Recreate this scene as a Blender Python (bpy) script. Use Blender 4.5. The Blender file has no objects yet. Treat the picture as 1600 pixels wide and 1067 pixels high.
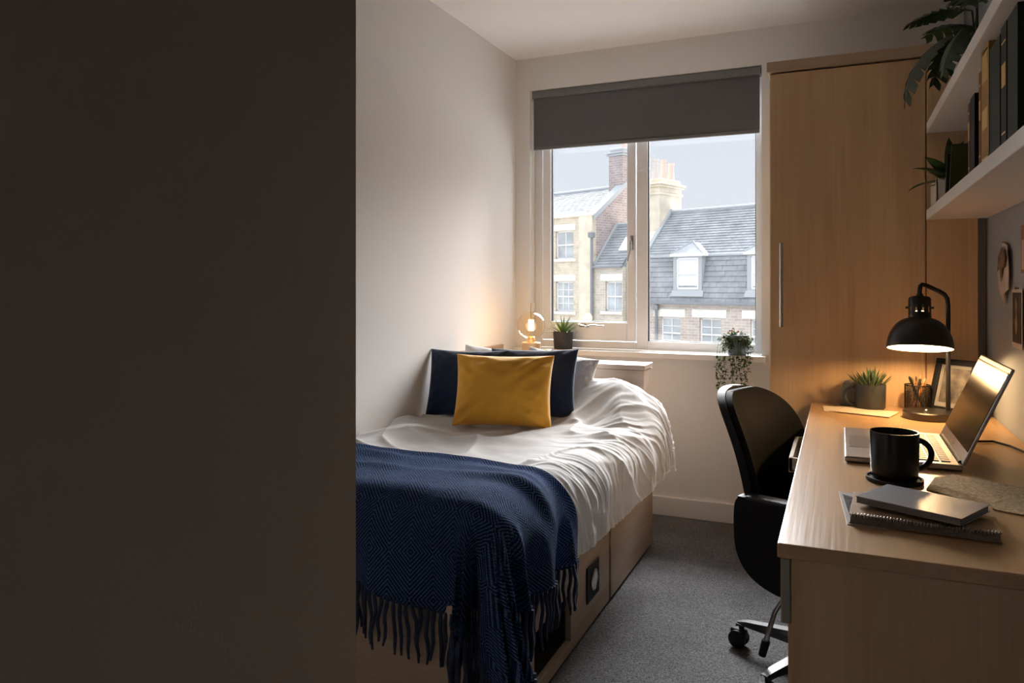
import bpy, bmesh, math, random
import numpy as np
from mathutils import Vector, Matrix, noise

random.seed(7)
R = math.radians
PI = math.pi
SC = bpy.context.scene
COL = SC.collection

# ------------------------------------------------------------------ camera
cam_d = bpy.data.cameras.new('camera')
cam = bpy.data.objects.new('camera', cam_d)
COL.objects.link(cam)
cam.location = (0, 0, 1.2)
cam.rotation_euler = (R(90), 0, R(23.654))
cam_d.sensor_width = 36
cam_d.lens = 26.30
cam_d.shift_y = -0.05406
cam_d.clip_start = 0.02
cam_d.clip_end = 500
SC.camera = cam
SC.view_settings.view_transform = 'Standard'
SC.view_settings.look = 'None'
SC.view_settings.exposure = 0.30
SC.view_settings.gamma = 1.0
SC.view_settings.use_curve_mapping = False
SC.cycles.max_bounces = 16
SC.cycles.diffuse_bounces = 10
SC.cycles.transparent_max_bounces = 24

# ------------------------------------------------------------------ sky: bright overcast, brighter overhead
world = bpy.data.worlds.new('sky')
SC.world = world
world.use_nodes = True
wn, wl = world.node_tree.nodes, world.node_tree.links
bg = wn['Background']
tc = wn.new('ShaderNodeTexCoord')
sx = wn.new('ShaderNodeSeparateXYZ')
rp = wn.new('ShaderNodeValToRGB')
cl = wn.new('ShaderNodeTexNoise')
cl.inputs['Scale'].default_value = 2.2
cl.inputs['Detail'].default_value = 4
ad = wn.new('ShaderNodeMath'); ad.operation = 'MULTIPLY_ADD'
ad.inputs[1].default_value = 0.10
wl.new(tc.outputs['Generated'], sx.inputs[0])
wl.new(tc.outputs['Generated'], cl.inputs['Vector'])
wl.new(cl.outputs['Fac'], ad.inputs[0])
wl.new(sx.outputs['Z'], ad.inputs[2])
wl.new(ad.outputs[0], rp.inputs['Fac'])
el = rp.color_ramp.elements
el[0].position = 0.0; el[0].color = (0.69, 0.715, 0.76, 1)
el[1].position = 1.0; el[1].color = (2.7, 2.85, 3.05, 1)
e = el.new(0.16); e.color = (0.655, 0.695, 0.755, 1)
e = el.new(0.30); e.color = (0.615, 0.665, 0.745, 1)
e = el.new(0.55); e.color = (1.75, 1.87, 2.05, 1)
wl.new(rp.outputs['Color'], bg.inputs['Color'])
bg.inputs['Strength'].default_value = 1.0

# very wide sun lamp added to brighten the room; the sky is overcast
sun_d = bpy.data.lights.new('sun_fill', 'SUN')
sun_d.energy = 26.0
sun_d.angle = R(52)
sun_d.color = (0.985, 0.99, 1.0)
sun_fill = bpy.data.objects.new('sun_fill', sun_d)
COL.objects.link(sun_fill)
_v = Vector((-0.06, 0.84, 0.525))
sun_fill.rotation_euler = _v.to_track_quat('Z', 'Y').to_euler()

# ------------------------------------------------------------------ helpers
class B:
    """collects shapes into one mesh"""
    def __init__(s):
        s.bm = bmesh.new(); s.uv = None; s.mi = 0
    def _face(s, vs):
        try:
            f = s.bm.faces.new(vs); f.material_index = s.mi; return f
        except ValueError:
            return None
    def obox(s, c, size, rot=None, bev=0.0, seg=2):
        M = Matrix.Translation(Vector(c))
        if rot is not None: M = M @ rot.to_4x4()
        hx, hy, hz = size[0]/2, size[1]/2, size[2]/2
        vs = [s.bm.verts.new(M @ Vector((x, y, z))) for x in (-hx, hx) for y in (-hy, hy) for z in (-hz, hz)]
        idx = [(0,1,3,2),(4,6,7,5),(0,4,5,1),(2,3,7,6),(0,2,6,4),(1,5,7,3)]
        fs = [s._face([vs[i] for i in q]) for q in idx]
        if bev > 0:
            es = list({e for f in fs for e in f.edges})
            bmesh.ops.bevel(s.bm, geom=es, offset=bev, segments=seg, profile=0.5, affect='EDGES', clamp_overlap=True)
        return s
    def box(s, a, b, bev=0.0, seg=2):
        c = [(a[i]+b[i])/2 for i in range(3)]
        return s.obox(c, [abs(b[i]-a[i]) for i in range(3)], None, bev, seg)
    def lathe(s, prof, c=(0,0,0), seg=32, M=None, caps=True, a0=0.0, a1=2*PI):
        full = abs(a1-a0-2*PI) < 1e-6
        n = seg if full else seg+1
        rings = []
        for r, z in prof:
            if r < 1e-6:
                p = Vector((0,0,z)); p = (M @ p) if M else p
                rings.append([s.bm.verts.new(p + Vector(c))])
            else:
                ring = []
                for k in range(n):
                    a = a0 + (a1-a0)*k/seg
                    p = Vector((r*math.cos(a), r*math.sin(a), z)); p = (M @ p) if M else p
                    ring.append(s.bm.verts.new(p + Vector(c)))
                rings.append(ring)
        for i in range(len(rings)-1):
            A, C = rings[i], rings[i+1]
            m = n if full else n-1
            for k in range(m):
                k2 = (k+1) % n
                if len(A) == 1 and len(C) == 1: continue
                if len(A) == 1: s._face([A[0], C[k2], C[k]])
                elif len(C) == 1: s._face([A[k], A[k2], C[0]])
                else: s._face([A[k], A[k2], C[k2], C[k]])
        if caps and full:
            if len(rings[0]) > 2: s._face(list(reversed(rings[0])))
            if len(rings[-1]) > 2: s._face(rings[-1])
        return s
    def cyl(s, p0, p1, r0, r1=None, seg=16):
        return s.tube([p0, p1], [r0, r0 if r1 is None else r1], seg)
    def tube(s, pts, r, seg=10, caps=True, closed=False):
        pts = [Vector(p) for p in pts]
        n = len(pts)
        rs = r if isinstance(r, (list, tuple)) else [r]*n
        prev = None; rings = []
        for i, p in enumerate(pts):
            if closed: t = pts[(i+1) % n] - pts[i-1]
            elif i == 0: t = pts[1]-pts[0]
            elif i == n-1: t = pts[-1]-pts[-2]
            else: t = (pts[i+1]-pts[i]).normalized() + (pts[i]-pts[i-1]).normalized()
            t.normalize()
            if prev is None:
                a = Vector((0,0,1)) if abs(t.z) < 0.9 else Vector((1,0,0))
                u = t.cross(a).normalized()
            else:
                u = (prev - t*prev.dot(t)).normalized()
            prev = u; w = t.cross(u)
            rings.append([s.bm.verts.new(p + (u*math.cos(2*PI*k/seg) + w*math.sin(2*PI*k/seg))*rs[i]) for k in range(seg)])
        m = n if closed else n-1
        for i in range(m):
            A, C = rings[i], rings[(i+1) % n]
            for k in range(seg):
                s._face([A[k], A[(k+1) % seg], C[(k+1) % seg], C[k]])
        if caps and not closed:
            s._face(list(reversed(rings[0]))); s._face(rings[-1])
        return s
    def prism(s, poly, off, bev=0.0):
        """poly: list of 3d points in a plane, off: extrusion vector"""
        off = Vector(off)
        A = [s.bm.verts.new(Vector(p)) for p in poly]
        C = [s.bm.verts.new(Vector(p)+off) for p in poly]
        fs = [s._face(list(reversed(A))), s._face(C)]
        n = len(A)
        for k in range(n):
            fs.append(s._face([A[k], A[(k+1) % n], C[(k+1) % n], C[k]]))
        if bev > 0:
            es = list({e for f in fs if f for e in f.edges})
            bmesh.ops.bevel(s.bm, geom=es, offset=bev, segments=2, profile=0.5, affect='EDGES', clamp_overlap=True)
        return s
    def grid(s, P, uv=None, closed_u=False):
        """P: array [nu][nv] of points"""
        nu, nv = len(P), len(P[0])
        V = [[s.bm.verts.new(Vector(P[i][j])) for j in range(nv)] for i in range(nu)]
        if uv is not None and s.uv is None: s.uv = s.bm.loops.layers.uv.new('UVMap')
        for i in range(nu if closed_u else nu-1):
            i2 = (i+1) % nu
            for j in range(nv-1):
                f = s._face([V[i][j], V[i2][j], V[i2][j+1], V[i][j+1]])
                if uv is not None and f:
                    for l, (a, b) in zip(f.loops, ((i,j),(i2,j),(i2,j+1),(i,j+1))):
                        l[s.uv].uv = uv[a][b]
        return s
    def sphere(s, c, r, sub=2, sc=(1,1,1)):
        M = Matrix.Translation(Vector(c)) @ Matrix.Diagonal((sc[0], sc[1], sc[2], 1))
        bmesh.ops.create_icosphere(s.bm, subdivisions=sub, radius=r, matrix=M)
        return s
    def leaf(s, base, d, up, L, w, bend=0.4, seg=6, fold=0.25, shape=None):
        """a tapered, folded leaf blade"""
        d = Vector(d).normalized(); up = Vector(up)
        side = d.cross(up).normalized(); up = side.cross(d).normalized()
        p = Vector(base); rows = []
        for i in range(seg+1):
            t = i/seg
            ww = w*(shape(t) if shape else (math.sin(PI*min(1, 0.12+0.88*t))**0.8))
            ww = max(ww, 0.0004)
            rows.append([p - side*ww + up*ww*fold, p.copy(), p + side*ww + up*ww*fold])
            a = -bend/seg
            d2 = d*math.cos(a) + up*math.sin(a); up = up*math.cos(a) - d*math.sin(a); d = d2
            p = p + d*(L/seg)
        s.grid(rows)
        return s

ROOT = {}
def mesh_obj(name, b, m, smooth=False, angle=None):
    me = bpy.data.meshes.new(name)
    b.bm.normal_update()
    bmesh.ops.recalc_face_normals(b.bm, faces=b.bm.faces[:])
    b.bm.to_mesh(me); b.bm.free()
    ms = m if isinstance(m, (list, tuple)) else [m]
    for q in ms: me.materials.append(q)
    if smooth:
        me.polygons.foreach_set('use_smooth', [True]*len(me.polygons))
        if angle is not None:
            try: me.set_sharp_from_angle(angle=R(angle))
            except Exception: pass
    o = bpy.data.objects.new(name, me)
    COL.objects.link(o)
    return o
def tag(o, label=None, cat=None, group=None, kind=None):
    if label: o['label'] = label
    if cat: o['category'] = cat
    if group: o['group'] = group
    if kind: o['kind'] = kind
    return o
def thing(name, label, cat, loc, rz=0.0, group=None):
    o = bpy.data.objects.new(name, None)
    o.empty_display_size = 0.05
    COL.objects.link(o)
    o.location = loc; o.rotation_euler = (0, 0, rz)
    ROOT[o.name] = Matrix.Translation(Vector(loc)) @ Matrix.Rotation(rz, 4, 'Z')
    return tag(o, label, cat, group)
def part(name, b, m, parent, smooth=False, angle=35, local=False, kind=None, label=None):
    """a child mesh; shapes are given in room coordinates unless local"""
    top = parent
    while top.parent: top = top.parent
    if not local and top.name in ROOT:
        bmesh.ops.transform(b.bm, matrix=ROOT[top.name].inverted(), verts=b.bm.verts[:])
    o = mesh_obj(name, b, m, smooth, angle)
    o.parent = parent
    if kind: o['kind'] = kind
    if label: o['label'] = label
    return o
def single(name, b, m, label, cat, base, group=None, smooth=False, angle=35):
    """a thing that is one mesh, its origin at its base"""
    bmesh.ops.translate(b.bm, verts=b.bm.verts[:], vec=-Vector(base))
    o = mesh_obj(name, b, m, smooth, angle)
    o.location = base
    ROOT[o.name] = Matrix.Translation(Vector(base))
    return tag(o, label, cat, group)
def struct(name, b, m, label=None, cat=None, smooth=False):
    o = mesh_obj(name, b, m, smooth, 35)
    return tag(o, label, cat, kind='structure')
def holes(b, axis, p0, p1, u0, u1, z0, z1, hs):
    """wall slab with rectangular openings. axis 'y': slab spans p0..p1 in y and u in x"""
    us = sorted({u0, u1} | {h[0] for h in hs} | {h[1] for h in hs})
    zs = sorted({z0, z1} | {h[2] for h in hs} | {h[3] for h in hs})
    us = [u for u in us if u0 <= u <= u1]; zs = [z for z in zs if z0 <= z <= z1]
    for i in range(len(us)-1):
        for j in range(len(zs)-1):
            cu, cz = (us[i]+us[i+1])/2, (zs[j]+zs[j+1])/2
            if any(h[0] < cu < h[1] and h[2] < cz < h[3] for h in hs): continue
            if axis == 'y': b.box((us[i], p0, zs[j]), (us[i+1], p1, zs[j+1]))
            else: b.box((p0, us[i], zs[j]), (p1, us[i+1], zs[j+1]))
    return b
def smooth01(a, b, x):
    t = min(1.0, max(0.0, (x-a)/(b-a))); return t*t*(3-2*t)

# ------------------------------------------------------------------ materials
def mat(name, col, rough=0.5, metal=0.0, bump=None, var=None, spec=None, sheen=0.0, coat=0.0, emit=None, estr=0.0):
    """bump=(scale, strength, detail), var=(scale, amount, [stretch xyz])"""
    m = bpy.data.materials.new(name); m.use_nodes = True
    n, l = m.node_tree.nodes, m.node_tree.links
    p = n['Principled BSDF']
    p.inputs['Base Color'].default_value = (*col, 1)
    p.inputs['Roughness'].default_value = rough
    p.inputs['Metallic'].default_value = metal
    if spec is not None: p.inputs['Specular IOR Level'].default_value = spec
    if sheen: 
        p.inputs['Sheen Weight'].default_value = sheen
        p.inputs['Sheen Roughness'].default_value = 0.4
    if coat: p.inputs['Coat Weight'].default_value = coat
    if emit:
        p.inputs['Emission Color'].default_value = (*emit, 1)
        p.inputs['Emission Strength'].default_value = estr
    t = n.new('ShaderNodeTexCoord')
    if var:
        nt = n.new('ShaderNodeTexNoise'); nt.inputs['Scale'].default_value = var[0]; nt.inputs['Detail'].default_value = 6
        src = t.outputs['Object']
        if len(var) > 2:
            mp = n.new('ShaderNodeMapping'); mp.inputs['Scale'].default_value = var[2]
            l.new(src, mp.inputs['Vector']); src = mp.outputs['Vector']
        l.new(src, nt.inputs['Vector'])
        cr = n.new('ShaderNodeValToRGB')
        a = var[1]
        cr.color_ramp.elements[0].position = 0.3; cr.color_ramp.elements[1].position = 0.7
        cr.color_ramp.elements[0].color = (*[c*(1-a) for c in col], 1)
        cr.color_ramp.elements[1].color = (*[min(1, c*(1+a)) for c in col], 1)
        l.new(nt.outputs['Fac'], cr.inputs['Fac'])
        l.new(cr.outputs['Color'], p.inputs['Base Color'])
    if bump:
        nb = n.new('ShaderNodeTexNoise'); nb.inputs['Scale'].default_value = bump[0]
        nb.inputs['Detail'].default_value = bump[2] if len(bump) > 2 else 4
        l.new(t.outputs['Object'], nb.inputs['Vector'])
        bn = n.new('ShaderNodeBump'); bn.inputs['Strength'].default_value = bump[1]; bn.inputs['Distance'].default_value = 0.01
        l.new(nb.outputs['Fac'], bn.inputs['Height']); l.new(bn.outputs['Normal'], p.inputs['Normal'])
    return m
def wood(name, c1, c2, grain='z', rough=0.42, scale=1.0):
    m = bpy.data.materials.new(name); m.use_nodes = True
    n, l = m.node_tree.nodes, m.node_tree.links
    p = n['Principled BSDF']; p.inputs['Roughness'].default_value = rough
    t = n.new('ShaderNodeTexCoord')
    def mapped(sa, sg):
        mp = n.new('ShaderNodeMapping')
        v = [sa*scale]*3; v['xyz'.index(grain)] = sg*scale
        mp.inputs['Scale'].default_value = v
        l.new(t.outputs['Object'], mp.inputs['Vector']); return mp.outputs['Vector']
    broad = n.new('ShaderNodeTexNoise'); broad.inputs['Scale'].default_value = 1; broad.inputs['Detail'].default_value = 3
    broad.inputs['Distortion'].default_value = 0.6
    l.new(mapped(9, 0.6), broad.inputs['Vector'])
    fine = n.new('ShaderNodeTexNoise'); fine.inputs['Scale'].default_value = 1; fine.inputs['Detail'].default_value = 8
    l.new(mapped(130, 3.0), fine.inputs['Vector'])
    mx = n.new('ShaderNodeMath'); mx.operation = 'MULTIPLY_ADD'; mx.inputs[1].default_value = 0.32
    l.new(fine.outputs['Fac'], mx.inputs[0])
    hf = n.new('ShaderNodeMath'); hf.operation = 'MULTIPLY'; hf.inputs[1].default_value = 0.72
    l.new(broad.outputs['Fac'], hf.inputs[0]); l.new(hf.outputs[0], mx.inputs[2])
    cr = n.new('ShaderNodeValToRGB')
    cr.color_ramp.elements[0].position = 0.36; cr.color_ramp.elements[0].color = (*c1, 1)
    cr.color_ramp.elements[1].position = 0.66; cr.color_ramp.elements[1].color = (*c2, 1)
    l.new(mx.outputs[0], cr.inputs['Fac']); l.new(cr.outputs['Color'], p.inputs['Base Color'])
    bn = n.new('ShaderNodeBump'); bn.inputs['Strength'].default_value = 0.12; bn.inputs['Distance'].default_value = 0.004
    l.new(fine.outputs['Fac'], bn.inputs['Height']); l.new(bn.outputs['Normal'], p.inputs['Normal'])
    return m
def clear_glass(name, tint=(1, 1, 1), ior=1.45, rough=0.0):
    m = bpy.data.materials.new(name); m.use_nodes = True
    n, l = m.node_tree.nodes, m.node_tree.links
    for q in list(n): n.remove(q)
    out = n.new('ShaderNodeOutputMaterial'); mix = n.new('ShaderNodeMixShader')
    tr = n.new('ShaderNodeBsdfTransparent'); tr.inputs['Color'].default_value = (*tint, 1)
    gl = n.new('ShaderNodeBsdfGlossy'); gl.inputs['Roughness'].default_value = rough
    lw = n.new('ShaderNodeLayerWeight'); lw.inputs['Blend'].default_value = 0.5
    pw = n.new('ShaderNodeMath'); pw.operation = 'POWER'; pw.inputs[1].default_value = 4.0
    fr = n.new('ShaderNodeMath'); fr.operation = 'MULTIPLY_ADD'; fr.inputs[1].default_value = 0.5; fr.inputs[2].default_value = 0.03
    l.new(lw.outputs['Facing'], pw.inputs[0]); l.new(pw.outputs[0], fr.inputs[0])
    l.new(fr.outputs[0], mix.inputs['Fac']); l.new(tr.outputs[0], mix.inputs[1]); l.new(gl.outputs[0], mix.inputs[2])
    l.new(mix.outputs[0], out.inputs['Surface'])
    return m
def glow(name, col, strength):
    m = bpy.data.materials.new(name); m.use_nodes = True
    n, l = m.node_tree.nodes, m.node_tree.links
    for q in list(n): n.remove(q)
    out = n.new('ShaderNodeOutputMaterial'); em = n.new('ShaderNodeEmission')
    em.inputs['Color'].default_value = (*col, 1); em.inputs['Strength'].default_value = strength
    l.new(em.outputs[0], out.inputs['Surface'])
    return m

M_wall = mat('wall_paint', (0.80, 0.785, 0.765), 0.75, bump=(220, 0.05), spec=0.3)
M_part = mat('corridor_shaded_paint', (0.33, 0.275, 0.23), 0.7, bump=(220, 0.05), spec=0.3)  # wall paint darkened, the corridor's shade is put into the colour
M_ceil = mat('ceiling_paint', (0.88, 0.87, 0.855), 0.85, spec=0.2)
M_bluewall = mat('blue_grey_paint', (0.31, 0.335, 0.36), 0.75, bump=(160, 0.08), spec=0.3)
M_trim = mat('white_gloss_trim', (0.78, 0.755, 0.72), 0.4)
M_oak = wood('oak_vertical', (0.53, 0.335, 0.175), (0.67, 0.45, 0.25), 'z')
M_oak_y = wood('oak_along', (0.42, 0.245, 0.115), (0.53, 0.33, 0.165), 'y', rough=0.33)
M_oak_x = wood('oak_across', (0.38, 0.26, 0.165), (0.50, 0.36, 0.23), 'x')
M_bedwood = wood('grey_oak', (0.30, 0.215, 0.155), (0.44, 0.335, 0.25), 'y')
M_bedwood_x = wood('grey_oak_across', (0.33, 0.24, 0.18), (0.47, 0.365, 0.285), 'x')
M_frame = mat('window_grey_white', (0.80, 0.80, 0.80), 0.35)
M_gasket = mat('rubber_gasket', (0.02, 0.024, 0.03), 0.6)
M_pane = clear_glass('window_glass')
M_blind = mat('charcoal_blind', (0.135, 0.138, 0.146), 0.9, spec=.2)
M_blindm = mat('charcoal_metal', (0.17, 0.172, 0.18), 0.45)
M_chrome = mat('brushed_steel', (0.62, 0.61, 0.60), 0.25, 1.0)
M_white = mat('white_laminate', (0.74, 0.71, 0.67), 0.38)
M_black = mat('black_plastic', (0.010, 0.010, 0.011), 0.55, spec=.18)
M_blackmat = mat('matt_black', (0.012, 0.012, 0.012), 0.7)
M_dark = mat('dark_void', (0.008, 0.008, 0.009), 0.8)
M_ceram = mat('black_ceramic', (0.006, 0.006, 0.006), 0.25, spec=.3)

def carpet_mat():
    m = mat('grey_carpet', (0.10, 0.10, 0.105), 0.95, spec=0.1)
    n, l = m.node_tree.nodes, m.node_tree.links
    p = n['Principled BSDF']; t = n.new('ShaderNodeTexCoord')
    a = n.new('ShaderNodeTexNoise'); a.inputs['Scale'].default_value = 190; a.inputs['Detail'].default_value = 5; a.inputs['Distortion'].default_value = 1.5
    b = n.new('ShaderNodeTexNoise'); b.inputs['Scale'].default_value = 5; b.inputs['Detail'].default_value = 4
    l.new(t.outputs['Object'], a.inputs['Vector']); l.new(t.outputs['Object'], b.inputs['Vector'])
    cr = n.new('ShaderNodeValToRGB')
    cr.color_ramp.elements[0].position = 0.34; cr.color_ramp.elements[0].color = (0.045, 0.044, 0.046, 1)
    cr.color_ramp.elements[1].position = 0.68; cr.color_ramp.elements[1].color = (0.30, 0.295, 0.30, 1)
    l.new(a.outputs['Fac'], cr.inputs['Fac'])
    mx = n.new('ShaderNodeMix'); mx.data_type = 'RGBA'; mx.blend_type = 'MULTIPLY'; mx.inputs['Factor'].default_value = 0.5
    c2 = n.new('ShaderNodeValToRGB'); c2.color_ramp.elements[0].position = 0.3; c2.color_ramp.elements[1].position = 0.7
    c2.color_ramp.elements[0].color = (0.6, 0.6, 0.6, 1); c2.color_ramp.elements[1].color = (1, 1, 1, 1)
    l.new(b.outputs['Fac'], c2.inputs['Fac'])
    l.new(cr.outputs['Color'], mx.inputs[6]); l.new(c2.outputs['Color'], mx.inputs[7])
    l.new(mx.outputs[2], p.inputs['Base Color'])
    bn = n.new('ShaderNodeBump'); bn.inputs['Strength'].default_value = 0.9; bn.inputs['Distance'].default_value = 0.006
    l.new(a.outputs['Fac'], bn.inputs['Height']); l.new(bn.outputs['Normal'], p.inputs['Normal'])
    return m
M_carpet = carpet_mat()

# ------------------------------------------------------------------ room shell
XL, XR, YB, ZC = -1.693, 0.515, 3.92, 2.488
PX, PY = -0.652, 0.916           # corner of the corridor partition
YF = -0.9
WX0, WX1, WZ0, WZ1 = -1.606, -0.357, 0.822, 2.305

struct('floor', B().box((XL-.12, YF-.12, -.1), (XR+.12, YB+.16, 0)), M_carpet, 'dark grey speckled carpet floor', 'floor')
struct('ceiling', B().box((XL-.12, YF-.12, ZC), (XR+.12, YB+.16, ZC+.1)), M_ceil, 'plain white painted ceiling', 'ceiling')
struct('wall_left', B().box((XL-.12, PY, 0), (XL, YB+.16, ZC)), M_wall, 'off white side wall along the bed', 'wall')
b = holes(B(), 'y', YB, YB+.16, XL, XR, 0, ZC, [(WX0, WX1, WZ0, WZ1)])
struct('wall_back', b, M_wall, 'off white end wall around the window', 'wall')
struct('wall_right', B().box((XR, YF, 0), (XR+.12, YB+.16, ZC)), M_bluewall, 'blue grey painted wall beside the desk', 'wall')
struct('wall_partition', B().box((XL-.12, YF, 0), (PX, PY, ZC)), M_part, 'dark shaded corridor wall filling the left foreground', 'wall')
struct('wall_front', B().box((XL-.12, YF-.12, 0), (XR+.12, YF, ZC)), M_wall, 'corridor end wall', 'wall')
b = B().box((XL, YB-.016, 0), (-0.272, YB, .098), 0.003)
struct('baseboard_back', b, M_trim, 'white painted skirting board under the window', 'skirting')
# sill
b = B().prism([(XL+.002, YB-.055, .822), (-.332, YB-.055, .822), (-.332, YB, .822), (WX1-.001, YB, .822), (WX1-.001, YB+.08, .822),
               (WX0+.001, YB+.08, .822), (WX0+.001, YB, .822), (XL+.002, YB, .822)], (0, 0, .03), 0.003)
struct('trim_1', b, M_trim, 'white window sill board under the window', 'window sill')

# window ------------------------------------------------------------
FY0, FY1 = YB+.08, YB+.14
b = B()
b.box((WX0, FY0, .852), (-1.562, FY1, WZ1), .003)
b.box((-.392, FY0, .852), (WX1, FY1, WZ1), .003)
b.box((-1.562, FY0, .852), (-1.012, FY1, .893), .003)
b.box((-.952, FY0, .852), (-.392, FY1, .902), .003)
b.box((-1.562, FY0, 2.26), (-.392, FY1, WZ1), .003)
b.box((-1.012, FY0, .852), (-.952, FY1, 2.26), .003)
win = struct('window_1', b, M_frame, 'pale grey framed window with one opening and one fixed pane', 'window')
b = B()
sy0, sy1 = FY0-.006, FY1-.01
b.box((-1.557, sy0, .897), (-1.509, sy1, 2.255), .004)
b.box((-1.064, sy0, .897), (-1.017, sy1, 2.255), .004)
b.box((-1.509, sy0, .897), (-1.064, sy1, 1.000), .004)
b.box((-1.509, sy0, 2.19), (-1.064, sy1, 2.255), .004)
sash = part('sash', b, M_frame, win)
b = B()
for (x0, x1, z0, z1) in ((-1.509, -1.064, 1.0, 2.19), (-.952, -.392, .902, 2.26)):
    b.box((x0, FY0+.012, z0), (x0+.006, FY0+.03, z1)); b.box((x1-.004, FY0+.012, z0), (x1, FY0+.03, z1))
    b.box((x0, FY0+.012, z0), (x1, FY0+.03, z0+.004))
part('gasket', b, M_gasket, win)
part('pane', B().box((-1.507, FY0+.03, 1.002), (-1.066, FY0+.034, 2.188)), M_pane, sash)
part('pane', B().box((-.95, FY0+.03, .904), (-.394, FY0+.034, 2.258)), M_pane, win)
b = B()
b.box((-1.046, sy0-.008, 1.395), (-1.028, sy0+.002, 1.475), .003)
b.cyl((-1.037, sy0-.004, 1.435), (-1.037, sy0-.03, 1.435), .007)
b.tube([(-1.037, sy0-.03, 1.445), (-1.037, sy0-.034, 1.40), (-1.052, sy0-.034, 1.335)], [.008, .0075, .006])
part('handle', b, M_chrome, sash, True, label='silver window latch')
b = B()
b.box((-1.335, sy0-.006, .972), (-1.30, sy0+.002, .99), .002)
b.tube([(-1.33, sy0-.012, .982), (-1.29, sy0-.014, .976), (-1.265, sy0-.014, .984), (-1.19, sy0-.014, .980)], .004, 8)
b.sphere((-1.335, sy0-.012, .984), .008); b.sphere((-1.285, sy0-.012, .974), .007)
part('window_stay', b, M_chrome, sash, True, label='silver casement stay bar')

# roller blind ------------------------------------------------------
bl = thing('roller_blind', 'charcoal roller blind half covering the top of the window', 'blind', (-.98, 3.95, 1.965))
b = B().box((-1.598, 3.928, 2.262), (-.362, 3.99, 2.303), .005)
part('cassette', b, M_blindm, bl)
part('fabric', B().box((-1.592, 3.944, 1.986), (-.368, 3.947, 2.275)), M_blind, bl)
part('bottom_bar', B().box((-1.592, 3.938, 1.97), (-.368, 3.953, 1.988), .004), M_blindm, bl)
b = B(); b.box((-1.603, 3.926, 2.25), (-1.597, 3.992, 2.305), .001)
part('end_cap', b, M_white, bl)
b = B()
b.tube([(-1.598, 3.935, 2.26), (-1.599, 3.933, 1.6), (-1.598, 3.935, 1.03)], .0022, 6)
b.tube([(-1.598, 3.955, 2.26), (-1.599, 3.953, 1.6), (-1.598, 3.95, 1.03)], .0022, 6)
ch = part('pull_chain', b, M_white, bl, True)
part('chain_tensioner', B().box((-1.604, 3.93, 1.02), (-1.590, 3.957, 1.11), .004), M_white, ch)

# ------------------------------------------------------------------ wardrobe
DW = 3.32
wd = thing('wardrobe', 'tall oak wardrobe standing beside the window', 'wardrobe', (.1, 3.6, 0))
b = B(); b.box((-.272, DW+.02, 0), (.484, YB-.002, 2.094), .002)
part('body', b, M_oak, wd)
part('top_board', B().box((-.281, DW-.012, 2.096), (.512, YB-.002, 2.14), .003), M_oak_x, wd)
d1 = part('door', B().box((-.268, DW, .06), (.307, DW+.018, 2.090), .0025), M_oak, wd)
part('door', B().box((.311, DW, .06), (.483, DW+.018, 2.090), .0025), M_oak, wd)
b = B(); b.tube([(-.222, DW-.032, 1.03), (-.222, DW-.032, 1.38)], .0075, 14)
for z in (1.075, 1.335): b.cyl((-.222, DW-.032, z), (-.222, DW+.004, z), .005, seg=10)
part('handle', b, M_chrome, d1, True, label='slim brushed steel bar handle')
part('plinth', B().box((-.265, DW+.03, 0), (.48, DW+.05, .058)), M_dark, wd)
b = B().box((.489, DW+.05, 0), (XR, DW+.07, 2.094))
struct('trim_2', b, M_bluewall, 'narrow filler strip between wardrobe and right wall', 'filler strip')

# ------------------------------------------------------------------ bed
bed = thing('storage_bed', 'oak storage bed with drawer and open cubby in its side', 'bed', (-1.245, 2.6, 0))
BX, BY0, BY1 = -.80, 1.752, 3.449
b = B().box((-1.688, BY0+.02, .332), (BX-.02, 3.29, .352), .001)
part('deck', b, M_bedwood, bed)
part('foot_panel', B().box((-1.688, BY0, .02), (BX, BY0+.018, .352), .002), M_bedwood_x, bed)
# side frame with the cubby opening
b = holes(B(), 'x', BX-.02, BX, BY0+.019, 2.742, .012, .352, [(1.985, 2.305, .045, .205)])
part('side_panel', b, M_bedwood, bed)
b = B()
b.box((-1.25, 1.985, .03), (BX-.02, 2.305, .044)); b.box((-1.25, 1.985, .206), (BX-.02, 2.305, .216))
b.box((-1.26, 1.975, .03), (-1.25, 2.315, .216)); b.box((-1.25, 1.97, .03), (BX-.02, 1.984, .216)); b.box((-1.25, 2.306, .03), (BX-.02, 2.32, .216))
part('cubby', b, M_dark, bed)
dr = part('drawer', B().box((BX-.018, 2.757, .014), (BX+.004, 3.447, .338), .003), M_bedwood, bed)
b = B().box((BX-.002, 3.03, .312), (BX+.014, 3.22, .330), .004); b.box((BX-.01, 3.03, .328), (BX+.004, 3.22, .342), .002)
part('pull', b, M_chrome, dr, label='steel finger pull on the drawer')
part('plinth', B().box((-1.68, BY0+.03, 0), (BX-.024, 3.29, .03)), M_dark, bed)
sp = part('socket_plate', B().box((BX, 2.462, .103), (BX+.006, 2.598, .226), .002), M_black, bed, label='black socket plate')
b = B(); Mx = Matrix.Rotation(R(90), 4, 'Y')
b.lathe([(0, .0), (.036, .0), (.038, .003), (.030, .006), (.028, .004), (0, .004)], (BX+.006, 2.535, .165), 24, Mx)
part('socket_disc', b, M_chrome, sp, True, label='round silver socket insert')
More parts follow.
